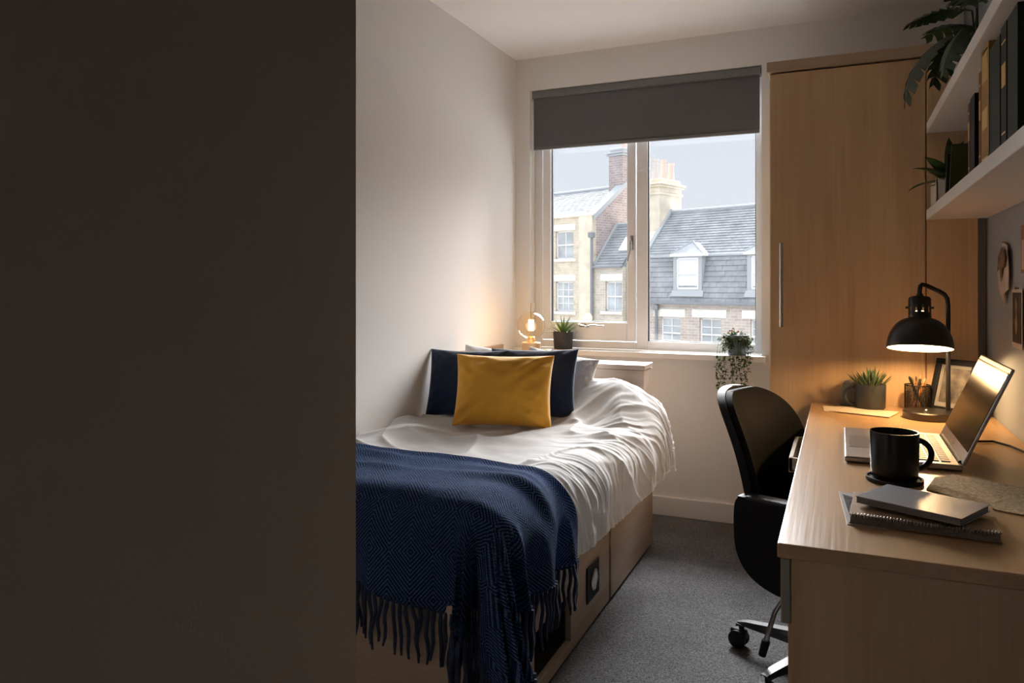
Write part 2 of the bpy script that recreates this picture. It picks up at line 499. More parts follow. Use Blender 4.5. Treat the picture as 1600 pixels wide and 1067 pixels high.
# headboard box
b = B(); b.box((-1.688, 3.292, 0), (BX-.022, BY1, .345), .002); b.box((-1.688, 3.292, .345), (BX, BY1, .822), .002)
hb = part('headboard', b, M_bedwood_x, bed)
part('headboard_top', B().box((-1.69, 3.288, .824), (BX+.004, BY1+.003, .846), .002), M_bedwood_x, hb)
b = B().box((-1.69, BY1+.004, .80), (-1.378, 3.862, .822), .002)
part('bedside_shelf', b, M_bedwood, bed)
part('shelf_side', B().box((-1.377, BY1+.004, .3), (-1.360, 3.862, .846), .002), M_bedwood, bed)
part('wall_board', B().box((-1.692, 3.10, .36), (-1.668, 3.285, .885), .002), M_bedwood, bed)
part('wall_board', B().box((-1.692, 3.285, .848), (-1.674, 3.71, .885), .002), M_bedwood, bed)

# ------------------------------------------------------------------ duvet
def hump(y): return smooth01(2.90, 3.17, y)
def Hd(x, y):
    h = .612 + .022*hump(min(y, 2.98)) + .165*hump(y)
    h += .010*math.sin(x*5.1+1.0)*math.cos(y*3.7)
    h -= .14*max(0.0, (y-3.20)/.07)**2
    return h
def rad(y): return .13 + .13*hump(y)
def edge(y): return -.785 + .125*smooth01(1.9, 3.12, y)
def fb(x, y, z=0.0): return noise.noise(Vector((x, y, z)))
def drape(px, py, yf, lift=0.0, rip=0.0):
    r = rad(py) + lift; xr = edge(py) + lift - r; y0 = yf + .10
    rr = r
    dx = max(0.0, px-xr); dy = max(0.0, y0-py); d = math.hypot(dx, dy)
    qx, qy = min(px, xr), max(py, y0)
    z0 = Hd(qx, qy) + lift
    if d == 0: return (px, py, z0), 0.0, 0.0
    ux_, uy_ = dx/d, -dy/d
    rr = r*ux_*ux_ + .10*uy_*uy_
    ph = min(d/rr, PI/2); hor = rr*math.sin(ph); drop = rr*(1-math.cos(ph)) + max(0.0, d-rr*PI/2)
    corner = 2*ux_*abs(uy_)
    th = math.atan2(abs(uy_), ux_)
    w = max(0.0, drop-rr*.4)
    s = qy*ux_ + qx*abs(uy_)
    hor += rip*w*(.04+.10*math.sin(s*27+1.5*math.sin(s*9)) + .34*corner*math.cos(8.0*th+.6) + .16*corner)
    return (qx+ux_*hor, qy+uy_*hor, z0-drop), d, corner
def displace(P, f):
    A = np.array(P, dtype=float)
    du = np.gradient(A, axis=0); dv = np.gradient(A, axis=1)
    N = np.cross(du, dv); N /= (np.linalg.norm(N, axis=2, keepdims=True)+1e-9)
    if N[len(N)//4, len(N[0])//2, 2] < 0: N = -N
    return (A + N*np.array(f)[:, :, None]).tolist()
NU, NV = 360, 220
P, F = [], []
YFD = 1.765
for i in range(NU):
    t = i/(NU-1); row = []; fr = []
    py = (YFD-.08) + (3.268-YFD+.08)*t
    r = rad(py); xr = edge(py)-r
    hem = .352 + .075*smooth01(2.3, 3.2, py)
    pmax = xr + r*PI/2 + max(.02, Hd(xr, py)-r-hem)
    for j in range(NV):
        v = j/(NV-1)
        px = -1.684 + (pmax+1.684)*v
        p, d, c = drape(px, py, YFD)
        row.append(p)
        # creases
        warp = .11*fb(px*2.4, py*2.4, 2.1) + .04*fb(px*6, py*6, 4.1)
        side = smooth01(xr-.26, xr+.14, px)
        w1 = py+warp-.30*(px-xr)
        q = fb(px*3.0+warp*6, w1*13, 5.0)
        q2 = 1-abs(fb(px*3.4+warp*3, w1*26, 9.0)); q3 = 1-abs(fb(px*4.4, w1*47, 12.0))
        amp = max(0.15, .65+1.0*fb(px*2.6, py*3.4, 21.0))
        f = side*amp*(.012*((1-abs(q))**2.5-.45) + .014*(q2**4-.35) + .0075*(q3**4-.35))*(.65+.35*hump(py+.2))
        big = fb(px*2.3+3, py*2.6, 1.0)
        rr = 1-abs(fb((px*.45+py)*4.2+.7*big, (px-py*.4)*1.7, 3.3))
        r2 = 1-abs(fb((px*.9-py)*5.0+.9*big, (px+py*.6)*2.0, 6.3))
        f += (1-.75*hump(py))*(1-side*.5)*(.024*(rr**7) + .017*(r2**9) + .012*big)
        f += .0045*fb(px*14, py*14, 7)
        f *= .25+.75*smooth01(2.16, 2.32, py)
        if j < 5: f -= .0
        fr.append(f)
    P.append(row); F.append(fr)
P = displace(P, F)
M_duvet = mat('white_cotton', (0.85, 0.845, 0.84), 0.85, bump=(420, 0.06), sheen=0.15, spec=0.2)
b = B().grid(P)
bmesh.ops.solidify(b.bm, geom=b.bm.faces[:], thickness=.006)
single('duvet', b, M_duvet, 'crumpled white cotton duvet spread over the bed', 'duvet', (-1.25, 2.5, .352), smooth=True, angle=None)

# ------------------------------------------------------------------ throw
def throw_mat():
    m = bpy.data.materials.new('navy_herringbone_weave'); m.use_nodes = True
    n, l = m.node_tree.nodes, m.node_tree.links
    p = n['Principled BSDF']; p.inputs['Roughness'].default_value = 0.95
    p.inputs['Specular IOR Level'].default_value = 0.1
    p.inputs['Sheen Weight'].default_value = 0.05
    uvn = n.new('ShaderNodeUVMap'); uvn.uv_map = 'UVMap'
    sp_ = n.new('ShaderNodeSeparateXYZ'); l.new(uvn.outputs[0], sp_.inputs[0])
    def mth(op, a, c=None, d=None):
        k = n.new('ShaderNodeMath'); k.operation = op
        for i, q in enumerate((a, c, d)):
            if q is None: continue
            if isinstance(q, (int, float)): k.inputs[i].default_value = q
            else: l.new(q, k.inputs[i])
        return k.outputs[0]
    u, v = sp_.outputs[0], sp_.outputs[1]
    tri = mth('PINGPONG', u, .062)           # zigzag columns
    tri2 = mth('PINGPONG', v, .125)          # mirrored rows give nested diamonds
    ph = mth('ADD', mth('MULTIPLY', tri, 1.15), tri2)
    st = mth('FRACT', mth('MULTIPLY', ph, 82.0))
    line = mth('SMOOTH_MIN', mth('MULTIPLY', mth('ABSOLUTE', mth('SUBTRACT', st, .5)), 2.0), 1.0, .1)
    dash = mth('ABSOLUTE', mth('SUBTRACT', mth('FRACT', mth('MULTIPLY', mth('SUBTRACT', tri, tri2), 105.0)), .5))
    nz = n.new('ShaderNodeTexNoise'); nz.inputs['Scale'].default_value = 60; l.new(uvn.outputs[0], nz.inputs['Vector'])
    fac = mth('ADD', mth('MULTIPLY', mth('GREATER_THAN', line, .60), mth('MULTIPLY_ADD', dash, 1.1, .25)), mth('MULTIPLY_ADD', nz.outputs['Fac'], .5, -.25))
    cr = n.new('ShaderNodeValToRGB')
    cr.color_ramp.elements[0].position = 0.02; cr.color_ramp.elements[0].color = (0.011, 0.027, 0.08, 1)
    cr.color_ramp.elements[1].position = 0.95; cr.color_ramp.elements[1].color = (0.24, 0.29, 0.40, 1)
    e = cr.color_ramp.elements.new(0.38); e.color = (0.055, 0.14, 0.37, 1)
    l.new(fac, cr.inputs['Fac']); l.new(cr.outputs['Color'], p.inputs['Base Color'])
    bn = n.new('ShaderNodeBump'); bn.inputs['Strength'].default_value = 0.7; bn.inputs['Distance'].default_value = 0.004
    l.new(fac, bn.inputs['Height']); l.new(bn.outputs['Normal'], p.inputs['Normal'])
    return m
M_throw = throw_mat()
NU, NV = 150, 130
P, F, U = [], [], []
YT = 1.735
lift = .020
TX0, TX1 = -1.672, edge(2.0) + .235       # cloth extent across
TY1 = 2.205
TY0 = YT + .10 - .10*PI/2 - .105         # cloth end hanging at the foot, longer towards the corner
for i in range(NU):
    t = i/(NU-1); row, fr, ur = [], [], []
    for j in range(NV):
        v = j/(NV-1)
        px = TX0 + (TX1-TX0)*v
        top = TY1 - .03*smooth01(-1.7, -.9, px) + .012*math.sin(px*9)
        py = top + (TY0-.12*smooth01(-1.6, -.8, px)-top)*t
        p, d, c = drape(px, py, YT, lift, 1.0)
        row.append(p); ur.append((px, py))
        f = .008*fb(px*7, py*7, 2) + .022*math.exp(-((py-2.06-.05*px)/.03)**2)*(.4+fb(px*3, 0, 4)) \
            + .020*math.exp(-((py-1.97+.12*px)/.03)**2)*(.3+fb(px*3, 1, 8)) + .016*math.exp(-((py-1.86-.10*px)/.03)**2)*(.2+fb(px*3, 2, 5))
        f += .010*math.exp(-((top-py)/.02)**2)
        fr.append(f)
    P.append(row); F.append(fr); U.append(ur)
P = displace(P, F)
b = B().grid(P, U)
bmesh.ops.solidify(b.bm, geom=b.bm.faces[:], thickness=-.006)
throw = single('throw_blanket', b, M_throw, 'navy blue herringbone throw with fringe over the foot of the bed', 'throw', (-1.2, 1.9, .352), smooth=True, angle=None)
M_fringe = mat('navy_fringe', (0.012, 0.024, 0.06), 0.95, sheen=0.2, var=(90, .5))
def tassel(p, k):
    p = Vector(p); rnd = random.Random(k)
    L = .125 + .045*rnd.random(); sx_, sy_ = rnd.uniform(-.012, .012), rnd.uniform(-.012, .012)
    pts, rs = [], []
    for q in range(7):
        t = q/6
        pts.append(p + Vector((sx_*t+.003*math.sin(9*t+k), sy_*t+.003*math.cos(8*t+2*k), .008-L*t)))
        rs.append((.0045, .0062, .0052, .0054, .005, .0045, .003)[q])
    z = min(q.z for q in pts)
    if z < .012: pts = [Vector((a.x, a.y, max(a.z, .012))) for a in pts]
    return B().tube(pts, rs, 6)
k = 0
row = P[-1]
acc = 0
for j in range(1, NV):
    acc += (Vector(row[j])-Vector(row[j-1])).length
    if acc > .0145:
        acc = 0; k += 1
        part('tassel', tassel(row[j], k), M_fringe, throw, True)
colm = [P[i][-1] for i in range(NU)]
acc = 0
for i in range(2, NU-1):
    acc += (Vector(colm[i])-Vector(colm[i-1])).length
    if acc > .0145:
        acc = 0; k += 1
        part('tassel', tassel(colm[i], k), M_fringe, throw, True)

# ------------------------------------------------------------------ cushions and pillows
def cushion(name, label, cat, w, h, t, m, loc, yaw, lean, roll=0.0, seed=1, group=None, wr=1.0, pinch=.065):
    """stands on its lower edge at loc, faces the camera side (-y) and leans back"""
    n = 40; b = B()
    Mx = Matrix.Rotation(yaw, 4, 'Z') @ Matrix.Rotation(-lean, 4, 'X') @ Matrix.Rotation(roll, 4, 'Y')
    for sgn in (-1, 1):
        G = []
        for i in range(n+1):
            a = -1+2*i/n; rr = []
            for j in range(n+1):
                c = -1+2*j/n
                sa, sb = math.sin(a*PI/2), math.sin(c*PI/2)
                x = w/2*sa*(1-pinch*(1-sb*sb)*sa*sa); z = h/2*sb*(1-pinch*(1-sa*sa)*sb*sb)
                th = t/2*max(0.0, (1-sa*sa)*(1-sb*sb))**.42
                ed = 1-max(abs(sa), abs(sb))
                cr_ = math.sin((abs(sa)-abs(sb))*14 + seed)*abs(sa*sb)
                th += wr*(.010*cr_*min(1, ed*4) + .007*fb(sa*2.3+seed, sb*2.3, sgn)*min(1, ed*5) + .004*fb(sa*7, sb*7+seed, sgn)*min(1, ed*5))
                rr.append(Mx @ Vector((x, sgn*th, z+h/2)))
            G.append(rr)
        b.grid(G)
    bmesh.ops.remove_doubles(b.bm, verts=b.bm.verts[:], dist=.0004)
    bmesh.ops.translate(b.bm, verts=b.bm.verts[:], vec=Vector(loc))
    return single(name, b, m, label, cat, loc, group, True, None)
M_must = mat('mustard_velvet', (0.74, 0.375, 0.045), 0.8, sheen=0.5, bump=(260, .08), var=(6, .1), spec=.2)
M_navy = mat('navy_velvet', (0.012, 0.023, 0.058), 0.8, sheen=0.35, bump=(260, .08), spec=.2)
M_pil = mat('white_pillowcase', (0.74, 0.73, 0.725), 0.85, sheen=.1, spec=.2)
M_pil2 = mat('grey_white_jacquard', (0.60, 0.585, 0.58), 0.85, bump=(45, .8, 2), var=(40, .12), spec=.2)
cushion('pillow', 'white pillow mostly hidden behind the mustard cushion', 'pillow', .44, .27, .11, M_pil, (-1.445, 3.12, .650), R(4), R(20), R(5), seed=3, group='bed pillows', wr=.6)
cushion('pillow', 'pale patterned pillow peeking out right of the navy cushion', 'pillow', .34, .27, .12, M_pil2, (-1.18, 3.09, .650), R(2), R(22), R(9), seed=5, group='bed pillows', wr=.7)
cushion('cushion', 'navy velvet cushion leaning by the wall, left of the mustard one', 'cushion', .36, .30, .12, M_navy, (-1.505, 2.91, .626), R(8), R(14), seed=2, group='navy cushions')
cushion('cushion', 'navy velvet cushion right of the mustard one, on the window side', 'cushion', .40, .30, .12, M_navy, (-1.215, 2.96, .638), R(4), R(16), R(-1), seed=8, group='navy cushions')
cushion('cushion', 'mustard yellow velvet cushion in front of the navy cushions', 'cushion', .415, .30, .16, M_must, (-1.262, 2.772, .624), R(12), R(15), seed=4, wr=2.0)

# ------------------------------------------------------------------ bedside globe lamp
LX, LY, LZ = -1.452, 3.56, .822
gl = thing('globe_lamp', 'glowing round glass bulb lamp on a small wooden base', 'lamp', (LX, LY, LZ))
M_lampwood = wood('light_oak_turned', (0.45, 0.28, 0.14), (0.62, 0.42, 0.24), 'z')
part('base', B().lathe([(0, 0), (.047, 0), (.049, .003), (.049, .086), (.046, .09), (0, .09)], (LX, LY, LZ), 32), M_lampwood, gl, True)
part('socket', B().lathe([(0, .09), (.019, .09), (.019, .115), (.015, .12), (0, .12)], (LX, LY, LZ), 20), mat('brass', (.8, .5, .2), .3, 1.0), gl, True)
M_globe = clear_glass('amber_bulb_glass', (1.0, .93, .82), 1.25)
gr = .0725; gz = .175
pr = [(.017, .112)] + [(gr*math.sin(a), gz-gr*math.cos(a)) for a in [R(15+165*i/22) for i in range(23)]]
pr[-1] = (0, gz+gr)
part('bulb', B().lathe(pr, (LX, LY, LZ), 40, caps=False), M_globe, gl, True)
M_fil = glow('filament_glow', (1.0, .62, .22), 40)
b = B()
for k in range(6):
    a = 2*PI*k/6
    b.tube([(LX+.012*math.cos(a), LY+.012*math.sin(a), LZ+.15), (LX+.010*math.cos(a+.5), LY+.010*math.sin(a+.5), LZ+.205)], .0030, 6)
part('filament', b, M_fil, gl, True)
part('stem', B().tube([(LX, LY, LZ+.118), (LX, LY, LZ+.15)], [.006, .004], 8), M_globe, gl, True)
ld = bpy.data.lights.new('bulb_light', 'POINT'); ld.energy = 0.9; ld.color = (1.0, .62, .30); ld.shadow_soft_size = .03
lo = bpy.data.objects.new('bulb_light', ld); COL.objects.link(lo); lo.location = (0, 0, .178); lo.parent = gl

# ------------------------------------------------------------------ plants by the window
M_pot = mat('charcoal_pot', (0.030, 0.030, 0.034), 0.65, bump=(200, .1))
M_soil = mat('soil', (0.03, 0.02, 0.014), 0.95, bump=(150, .8))
def leafmat(name, c, v=.3): return mat(name, c, .5, var=(22, v), spec=.4)
M_agave = leafmat('agave_green', (.10, .16, .055)); M_agave2 = leafmat('agave_yellow', (.34, .30, .06))
AX, AY, AZ = -1.405, 3.915, .852
ag = thing('agave_plant', 'spiky little agave in a charcoal pot on the window sill', 'plant', (AX, AY, AZ))
part('pot', B().lathe([(0, 0), (.049, 0), (.051, .003), (.056, .094), (.056, .097), (.052, .097), (.051, .084), (0, .084)], (AX, AY, AZ), 32), M_pot, ag, True)
part('soil', B().lathe([(0, .086), (.0505, .086)], (AX, AY, AZ), 24, caps=False), M_soil, ag)
rnd = random.Random(3)
for k in range(34):
    a = k*2.39996; ring = k/34
    elv = R(80-58*ring + rnd.uniform(-6, 6)); L = .085 + .035*rnd.random() - .01*ring
    d = Vector((math.cos(a)*math.cos(elv), math.sin(a)*math.cos(elv), math.sin(elv)))
    base = Vector((AX, AY, AZ+.084)) + Vector((math.cos(a), math.sin(a), 0))*.012*ring*2
    b = B().leaf(base, d, Vector((0, 0, 1)) if elv < 1.35 else Vector((-math.cos(a), -math.sin(a), .3)), L, .0085, .25+.5*ring*rnd.random(), 6, .5,
                 shape=lambda t: (1-t)**.75*(.7+.9*t*(1-t)))
    part('leaf', b, M_agave2 if (math.cos(a) < -.55 and ring > .3) else M_agave, ag, True)

# small watch-like clock beside the lamp
wx, wy = -1.425, 3.72
wt = thing('travel_clock', 'small silver and black clock between globe lamp and agave pot', 'clock', (wx, wy, .822))
part('body', B().box((wx-.028, wy-.016, .822), (wx+.028, wy+.016, .866), .005), M_chrome, wt)
part('face', B().box((wx-.022, wy-.018, .83), (wx+.022, wy-.0155, .86), .001), M_black, wt)

# trailing plant on the right of the sill
TX, TY, TZ = -.475, 3.925, .852
tp = thing('trailing_plant', 'leafy trailing plant in a blue grey pot hanging over the sill', 'plant', (TX, TY, TZ))
part('pot', B().lathe([(0, 0), (.043, 0), (.046, .004), (.056, .098), (.056, .102), (.051, .102), (.05, .09), (0, .09)], (TX, TY, TZ), 28),
     mat('blue_grey_pot', (.12, .16, .20), .5), tp, True)
M_trail = mat('trailing_green', (.050, .085, .020), .7, var=(22, .4), spec=.15); M_trail2 = mat('trailing_light', (.105, .135, .035), .7, var=(22, .3), spec=.15)
M_bud = mat('orange_bud', (.40, .10, .02), .7, spec=.15)
rnd = random.Random(11)
def small_leaf(b, p, r):
    d = Vector((rnd.uniform(-1, 1), rnd.uniform(-1.2, .4), rnd.uniform(-.5, .9)))
    b.leaf(p, d, Vector((rnd.uniform(-.3, .3), -.3, 1)), r*2, r*.62, .5, 3, .15)
for k in range(72):      # crown
    b = B()
    a = rnd.uniform(0, 2*PI); rr = .078*math.sqrt(rnd.random())
    top = Vector((TX+rr*math.cos(a), TY-.018+rr*.75*math.sin(a), TZ+.072+.062*(1-rr/.075)+rnd.uniform(-.035, .012)-.03*max(0, -math.sin(a))))
    mid = Vector((TX+rr*.4*math.cos(a), TY+rr*.4*math.sin(a), TZ+.10))
    b.tube([Vector((TX, TY, TZ+.09)), mid, top], .0012, 4)
    for q in range(11): small_leaf(b, mid.lerp(top, rnd.uniform(.2, 1.1)) + Vector((rnd.uniform(-.014, .014),)*1 + (rnd.uniform(-.014, .014), rnd.uniform(-.01, .012))), .0085)
    part('sprig', b, M_trail2 if k % 3 == 0 else M_trail, tp)
strand = [(-.088, .16), (-.076, .20), (-.062, .125), (-.05, .19), (-.018, .13), (-.006, .19), (.012, .12), (.026, .17), (.046, .175), (.058, .09), (.075, .05)]
for k, (ox, L) in enumerate(strand):
    b = B(); pts = []
    yo = 3.858 - .004*(k % 3)
    pts.append(Vector((TX+ox*.5, TY-.02, TZ+.10)))
    pts.append(Vector((TX+ox*.9, yo+.012, TZ+.085)))
    pts.append(Vector((TX+ox, yo-.008, TZ+.02)))
    nseg = int(L/.012)
    for q in range(nseg):
        pts.append(Vector((TX+ox+.006*math.sin(q*.7+k), yo-.012+.003*math.cos(q+k), TZ-.012*q-L*.0)))
    b.tube(pts, .0012, 4)
    for p in pts[1:]:
        for q in range(2): small_leaf(b, p, .0085)
    part('strand', b, M_trail2 if k % 4 == 1 else M_trail, tp)
b = B()
for ox, oz in ((-.018, .125), (.012, .122), (-.035, .115)): b.sphere((TX+ox, TY-.06, TZ+oz), .006, 1)
part('bud', b, M_bud, tp, True)

# ------------------------------------------------------------------ desk
DZ = .725; DX = -.106; DY0 = 1.464
dk = thing('desk', 'long oak desk along the right wall with lit worktop', 'desk', (.2, 2.4, 0))
part('desktop', B().box((DX, DY0, DZ-.027), (XR-.002, DW-.016, DZ), .003), M_oak_y, dk)
part('end_panel', B().box((-.082, DY0+.012, 0), (XR-.004, DY0+.032, DZ-.028), .002), M_oak, dk)
b = B(); b.box((-.07, DY0+.033, .03), (XR-.004, 1.93, DZ-.03), .002)
part('pedestal', b, M_oak, dk)
part('drawer', B().box((-.101, DY0+.014, .572), (-.083, 1.93, DZ-.030), .003), mat('taupe_drawer', (.30, .26, .225), .45), dk)
part('cupboard_door', B().box((-.089, DY0+.033, .04), (-.071, 1.93, .566), .002), M_oak, dk)
part('side_panel', B().box((-.06, DW-.04, 0), (XR-.004, DW-.018, DZ-.028), .002), M_oak, dk)
b = B()
y0, y1, x0, x1, z0, z1 = 2.335, 2.68, -.137, .25, .655, .697
b.box((x0, y0, z0), (x0+.012, y1, z1), .002); b.box((x0, y0, z0), (x1, y0+.012, z1), .002); b.box((x0, y1-.012, z0), (x1, y1, z1), .002)
b.box((x0, y0, z0), (x1, y1, z0+.006))
part('pencil_drawer', b, mat('beige_tray', (.66, .55, .41), .45), dk)

# ------------------------------------------------------------------ shelves
for nm, lab, z0 in (('wall_shelf', 'lower white wall shelf holding the row of books', 1.458), ('wall_shelf', 'upper white wall shelf near the ceiling holding the dark leafy plant', 1.795)):
    s = thing(nm, lab, 'shelf', (.41, 2.0, z0), group='white wall shelves')
    part('board', B().box((.309, .55, z0), (XR-.001, DW-.002, z0+.038), .002), M_white, s)
ZS1, ZS2 = 1.4965, 1.8335

# books: y of far face, thickness, height, depth, colour, label
def book(y0, th, h, dep, col, label, lean=0.0, bands=None, z=ZS1, xs=.325):
    M = Matrix.Rotation(lean, 4, 'X')
    o = thing('book', label, 'book', (xs+dep/2, y0, z), group='books on the lower shelf')
    def bx(a, c, bev=0.0): 
        q = B().box(a, c, bev); bmesh.ops.transform(q.bm, matrix=M, verts=q.bm.verts[:]); return q
    mc = mat('book_cloth', col, .6, spec=.2, bump=(300, .1), var=(14, .15))
    b = B()
    b.box((-dep/2, -th, 0), (-dep/2+.003, 0, h), .001); b.box((-dep/2, -th, 0), (dep/2, -th+.0025, h)); b.box((-dep/2, -.0025, 0), (dep/2, 0, h))
    bmesh.ops.transform(b.bm, matrix=M, verts=b.bm.verts[:])
    part('cover', b, mc, o, local=True)
    part('pages', bx((-dep/2+.004, -th+.003, .003), (dep/2-.003, -.003, h-.003)), M_pages, o, local=True)
    if bands:
        for zz, hh in bands[1]:
            part('spine_band', bx((-dep/2-.0006, -th*.85, h*zz), (-dep/2+.0005, -th*.15, h*zz+hh)), bands[0], o, local=True)
    return o
M_pages = mat('book_pages', (.62, .55, .42), .9, var=(180, .12))
M_gold = mat('gilt', (.75, .5, .18), .35, .8)
GR = (M_gold, [(.12, .004), (.5, .05), (.85, .004)])
book(2.905, .022, .16, .13, (.012, .012, .012), 'thin black book leaning at the window end of the row', R(24))
book(2.80, .018, .165, .13, (.055, .055, .015), 'thin olive book leaning behind the black leaning one', R(20))
book(2.40, .030, .205, .15, (.16, .055, .03), 'reddish brown bound book standing at the start of the upright row', bands=GR)
book(2.365, .075, .212, .16, (.010, .009, .009), 'thick black book standing beside the reddish brown one')
book(2.225, .030, .245, .15, (.25, .10, .03), 'rust coloured thin book next to the tall tan volume', bands=GR)
book(2.19, .105, .288, .16, (.36, .20, .06), 'tall tan and gold volume, the tallest on the shelf', bands=(M_gold, [(.04, .006), (.3, .05), (.7, .08), (.95, .006)]))
book(2.075, .125, .262, .165, (.012, .022, .014), 'dark green bound book beside the tall tan volume')
book(1.94, .06, .27, .165, (.014, .016, .014), 'black green book with gold lines nearest to the camera', bands=GR)
book(1.87, .10, .27, .165, (.02, .028, .02), 'thick dark book cut by the right edge of the picture')

# planter with fern on the lower shelf by the wardrobe
fx, fy = .375, 3.19
pf = thing('potted_fern', 'green fern in a square white planter at the end of the lower shelf', 'plant', (fx, fy, ZS1))
b = B(); b.box((fx-.055, fy-.09, ZS1), (fx+.055, fy+.09, ZS1+.012)); 
b.box((fx-.055, fy-.09, ZS1), (fx-.047, fy+.09, ZS1+.095), .002); b.box((fx+.047, fy-.09, ZS1), (fx+.055, fy+.09, ZS1+.095), .002)
b.box((fx-.055, fy-.09, ZS1), (fx+.055, fy-.082, ZS1+.095), .002); b.box((fx-.055, fy+.082, ZS1), (fx+.055, fy+.09, ZS1+.095), .002)
part('planter', b, mat('white_planter', (.74, .68, .60), .4), pf)
part('soil', B().box((fx-.046, fy-.081, ZS1+.06), (fx+.046, fy+.081, ZS1+.08)), M_soil, pf)
M_fern = leafmat('fern_green', (.045, .085, .022), .35)
for k, (dx, dy, dz, L, w, bend) in enumerate(((-.9, -.45, .35, .17, .024, .9), (-.45, -.4, .8, .16, .030, .5), (-.6, -.15, .75, .15, .028, .8), (.1, -.6, .9, .19, .02, .3),
                                   (-.75, -.6, .10, .10, .014, .4), (.3, -.3, .9, .17, .02, .5), (-.15, -.9, .7, .15, .02, .9), (-.6, -.75, .55, .15, .02, .5), (0, .2, 1, .2, .02, .3))):
    part('leaf', B().leaf((fx, fy-.03, ZS1+.075), (dx, dy, dz), (0, 0, 1), L, w, bend, 10, .3), M_fern, pf, True)

# monstera on the upper shelf
mx_, my_ = .415, 2.86
ms = thing('monstera_plant', 'dark split leaf plant spilling over the upper shelf', 'plant', (mx_, my_, ZS2))
part('pot', B().lathe([(0, 0), (.055, 0), (.06, .004), (.072, .115), (.072, .12), (.066, .12), (.065, .105), (0, .105)], (mx_, my_, ZS2), 28), mat('white_pot', (.7, .68, .65), .4), ms, True)
M_mon = leafmat('monstera_green', (.022, .045, .016), .3)
def split_leaf(base, tip_dir, up, L, W, bend):
    b = B(); d = Vector(tip_dir).normalized(); u = Vector(up); side = d.cross(u).normalized(); u = side.cross(d).normalized()
    n = 7; p = Vector(base); rib = []
    for i in range(n+1):
        rib.append((p.copy(), d.copy(), u.copy()))
        a = -bend/n; d, u = d*math.cos(a)+u*math.sin(a), u*math.cos(a)-d*math.sin(a); p = p + d*(L/n)
    for i in range(n):
        p0, d0, u0 = rib[i]; p1, d1, u1 = rib[i+1]; t = (i+.5)/n
        w = W*math.sin(PI*(.18+.80*t))**.7
        for sg in (-1, 1):      # one lobe each side
            q = [p0, p1, p1 + side*sg*w*.55 + d1*L*.05 - u1*w*.05, p1 + side*sg*w*.92 + d1*L*.10 - u1*w*.30,
                 p0.lerp(p1, .45) + side*sg*w + d1*L*.07 - u1*w*.32, p0.lerp(p1, .12) + side*sg*w*.55 + d0*L*.02 - u0*w*.06]
            vs = [b.bm.verts.new(v) for v in q]; b._face(vs if sg > 0 else list(reversed(vs)))
    return b
for base, td, L, W, bend in (((.335, 2.80, 2.02), (-.72, -.2, -.25), .27, .075, 1.15), ((.36, 2.70, 2.06), (-.75, -.1, .22), .17, .06, .8), ((.38, 2.84, 2.03), (-.45, .5, -.1), .2, .07, 1.2),
                             ((.35, 2.64, 1.99), (-.5, -.25, -.5), .17, .06, .7), ((.40, 2.78, 2.10), (-.3, -.5, .7), .2, .08, .9), ((.42, 2.95, 2.08), (-.5, .5, .5), .2, .08, .9), ((.38, 2.66, 2.08), (-.2, -.8, .1), .2, .07, .9)):
    lf = part('leaf', split_leaf(base, td, (0, 0, 1), L, W, bend), M_mon, ms, True)
    part('stalk', B().tube([(mx_, my_, ZS2+.10), ((mx_+base[0])/2, (my_+base[1])/2, base[2]+.02), base], .003, 6), M_mon, ms, True)

# ------------------------------------------------------------------ desk lamp
M_lampblk = mat('satin_black_metal', (0.014, 0.013, 0.013), 0.32, 0.3)
M_lampbase = mat('gunmetal', (0.10, 0.09, 0.08), 0.3, 0.9)
M_lampin = mat('white_enamel', (0.85, 0.82, 0.76), 0.5)
bx_, by_ = .292, 3.06
dl = thing('desk_lamp', 'black dome desk lamp, switched on, at the back of the desk', 'lamp', (bx_, by_, DZ))
part('base', B().lathe([(0, 0), (.082, 0), (.084, .002), (.084, .024), (.080, .028), (0, .028)], (bx_, by_, DZ), 40), M_lampbase, dl, True)
part('switch', B().lathe([(0, .028), (.007, .028), (.007, .034), (.004, .037), (0, .037)], (bx_-.01, by_-.03, DZ), 16), M_chrome, dl, True)
px_, py_ = .357, 3.09
shc = Vector((.2635, 3.05, 1.085))
part('pole', B().tube([(px_, py_, DZ+.026), (px_, py_, 1.13), (px_-.003, py_-.001, 1.155), (px_-.012, py_-.004, 1.17), (px_-.03, py_-.012, 1.182), (.283, 3.056, 1.203), (.272, 3.052, 1.206), (.2655, 3.05, 1.20), (.2635, 3.05, 1.185), (.2635, 3.05, 1.165)], .0078, 12), M_lampblk, dl, True)
view = Vector((.2635, 3.05, 0)).normalized(); axis = Vector((view.y, -view.x, 0))
piv = Vector((.2635, 3.05, 1.16))
TM = Matrix.Rotation(R(-11), 4, axis)
def tilt(b):
    bmesh.ops.transform(b.bm, matrix=Matrix.Translation(piv) @ TM @ Matrix.Translation(-piv), verts=b.bm.verts[:]); return b
rim, rr_ = .975, .107
def dome(off):
    pts = []
    for i in range(15):
        a = PI/2*i/14
        r = .036 + (rr_-.036)*math.cos(a)**1.12 if i < 14 else .036
        pts.append((max(.02, r-off), rim + (1.083-rim)*math.sin(a) - (off if i == 14 else 0)))
    return pts
cx, cy = .2635, 3.05
b = tilt(B().lathe(dome(0), (cx, cy, 0), 48, caps=False))
sh = part('shade', b, M_lampblk, dl, True)
part('shade_lining', tilt(B().lathe(dome(.0025), (cx, cy, 0), 48, caps=False)), M_lampin, sh, True)
part('rim', tilt(B().lathe([(rr_-.003, rim), (rr_+.001, rim), (rr_+.001, rim+.003), (rr_-.003, rim+.003)], (cx, cy, 0), 48, caps=False)), M_lampblk, sh, True)
b = B()
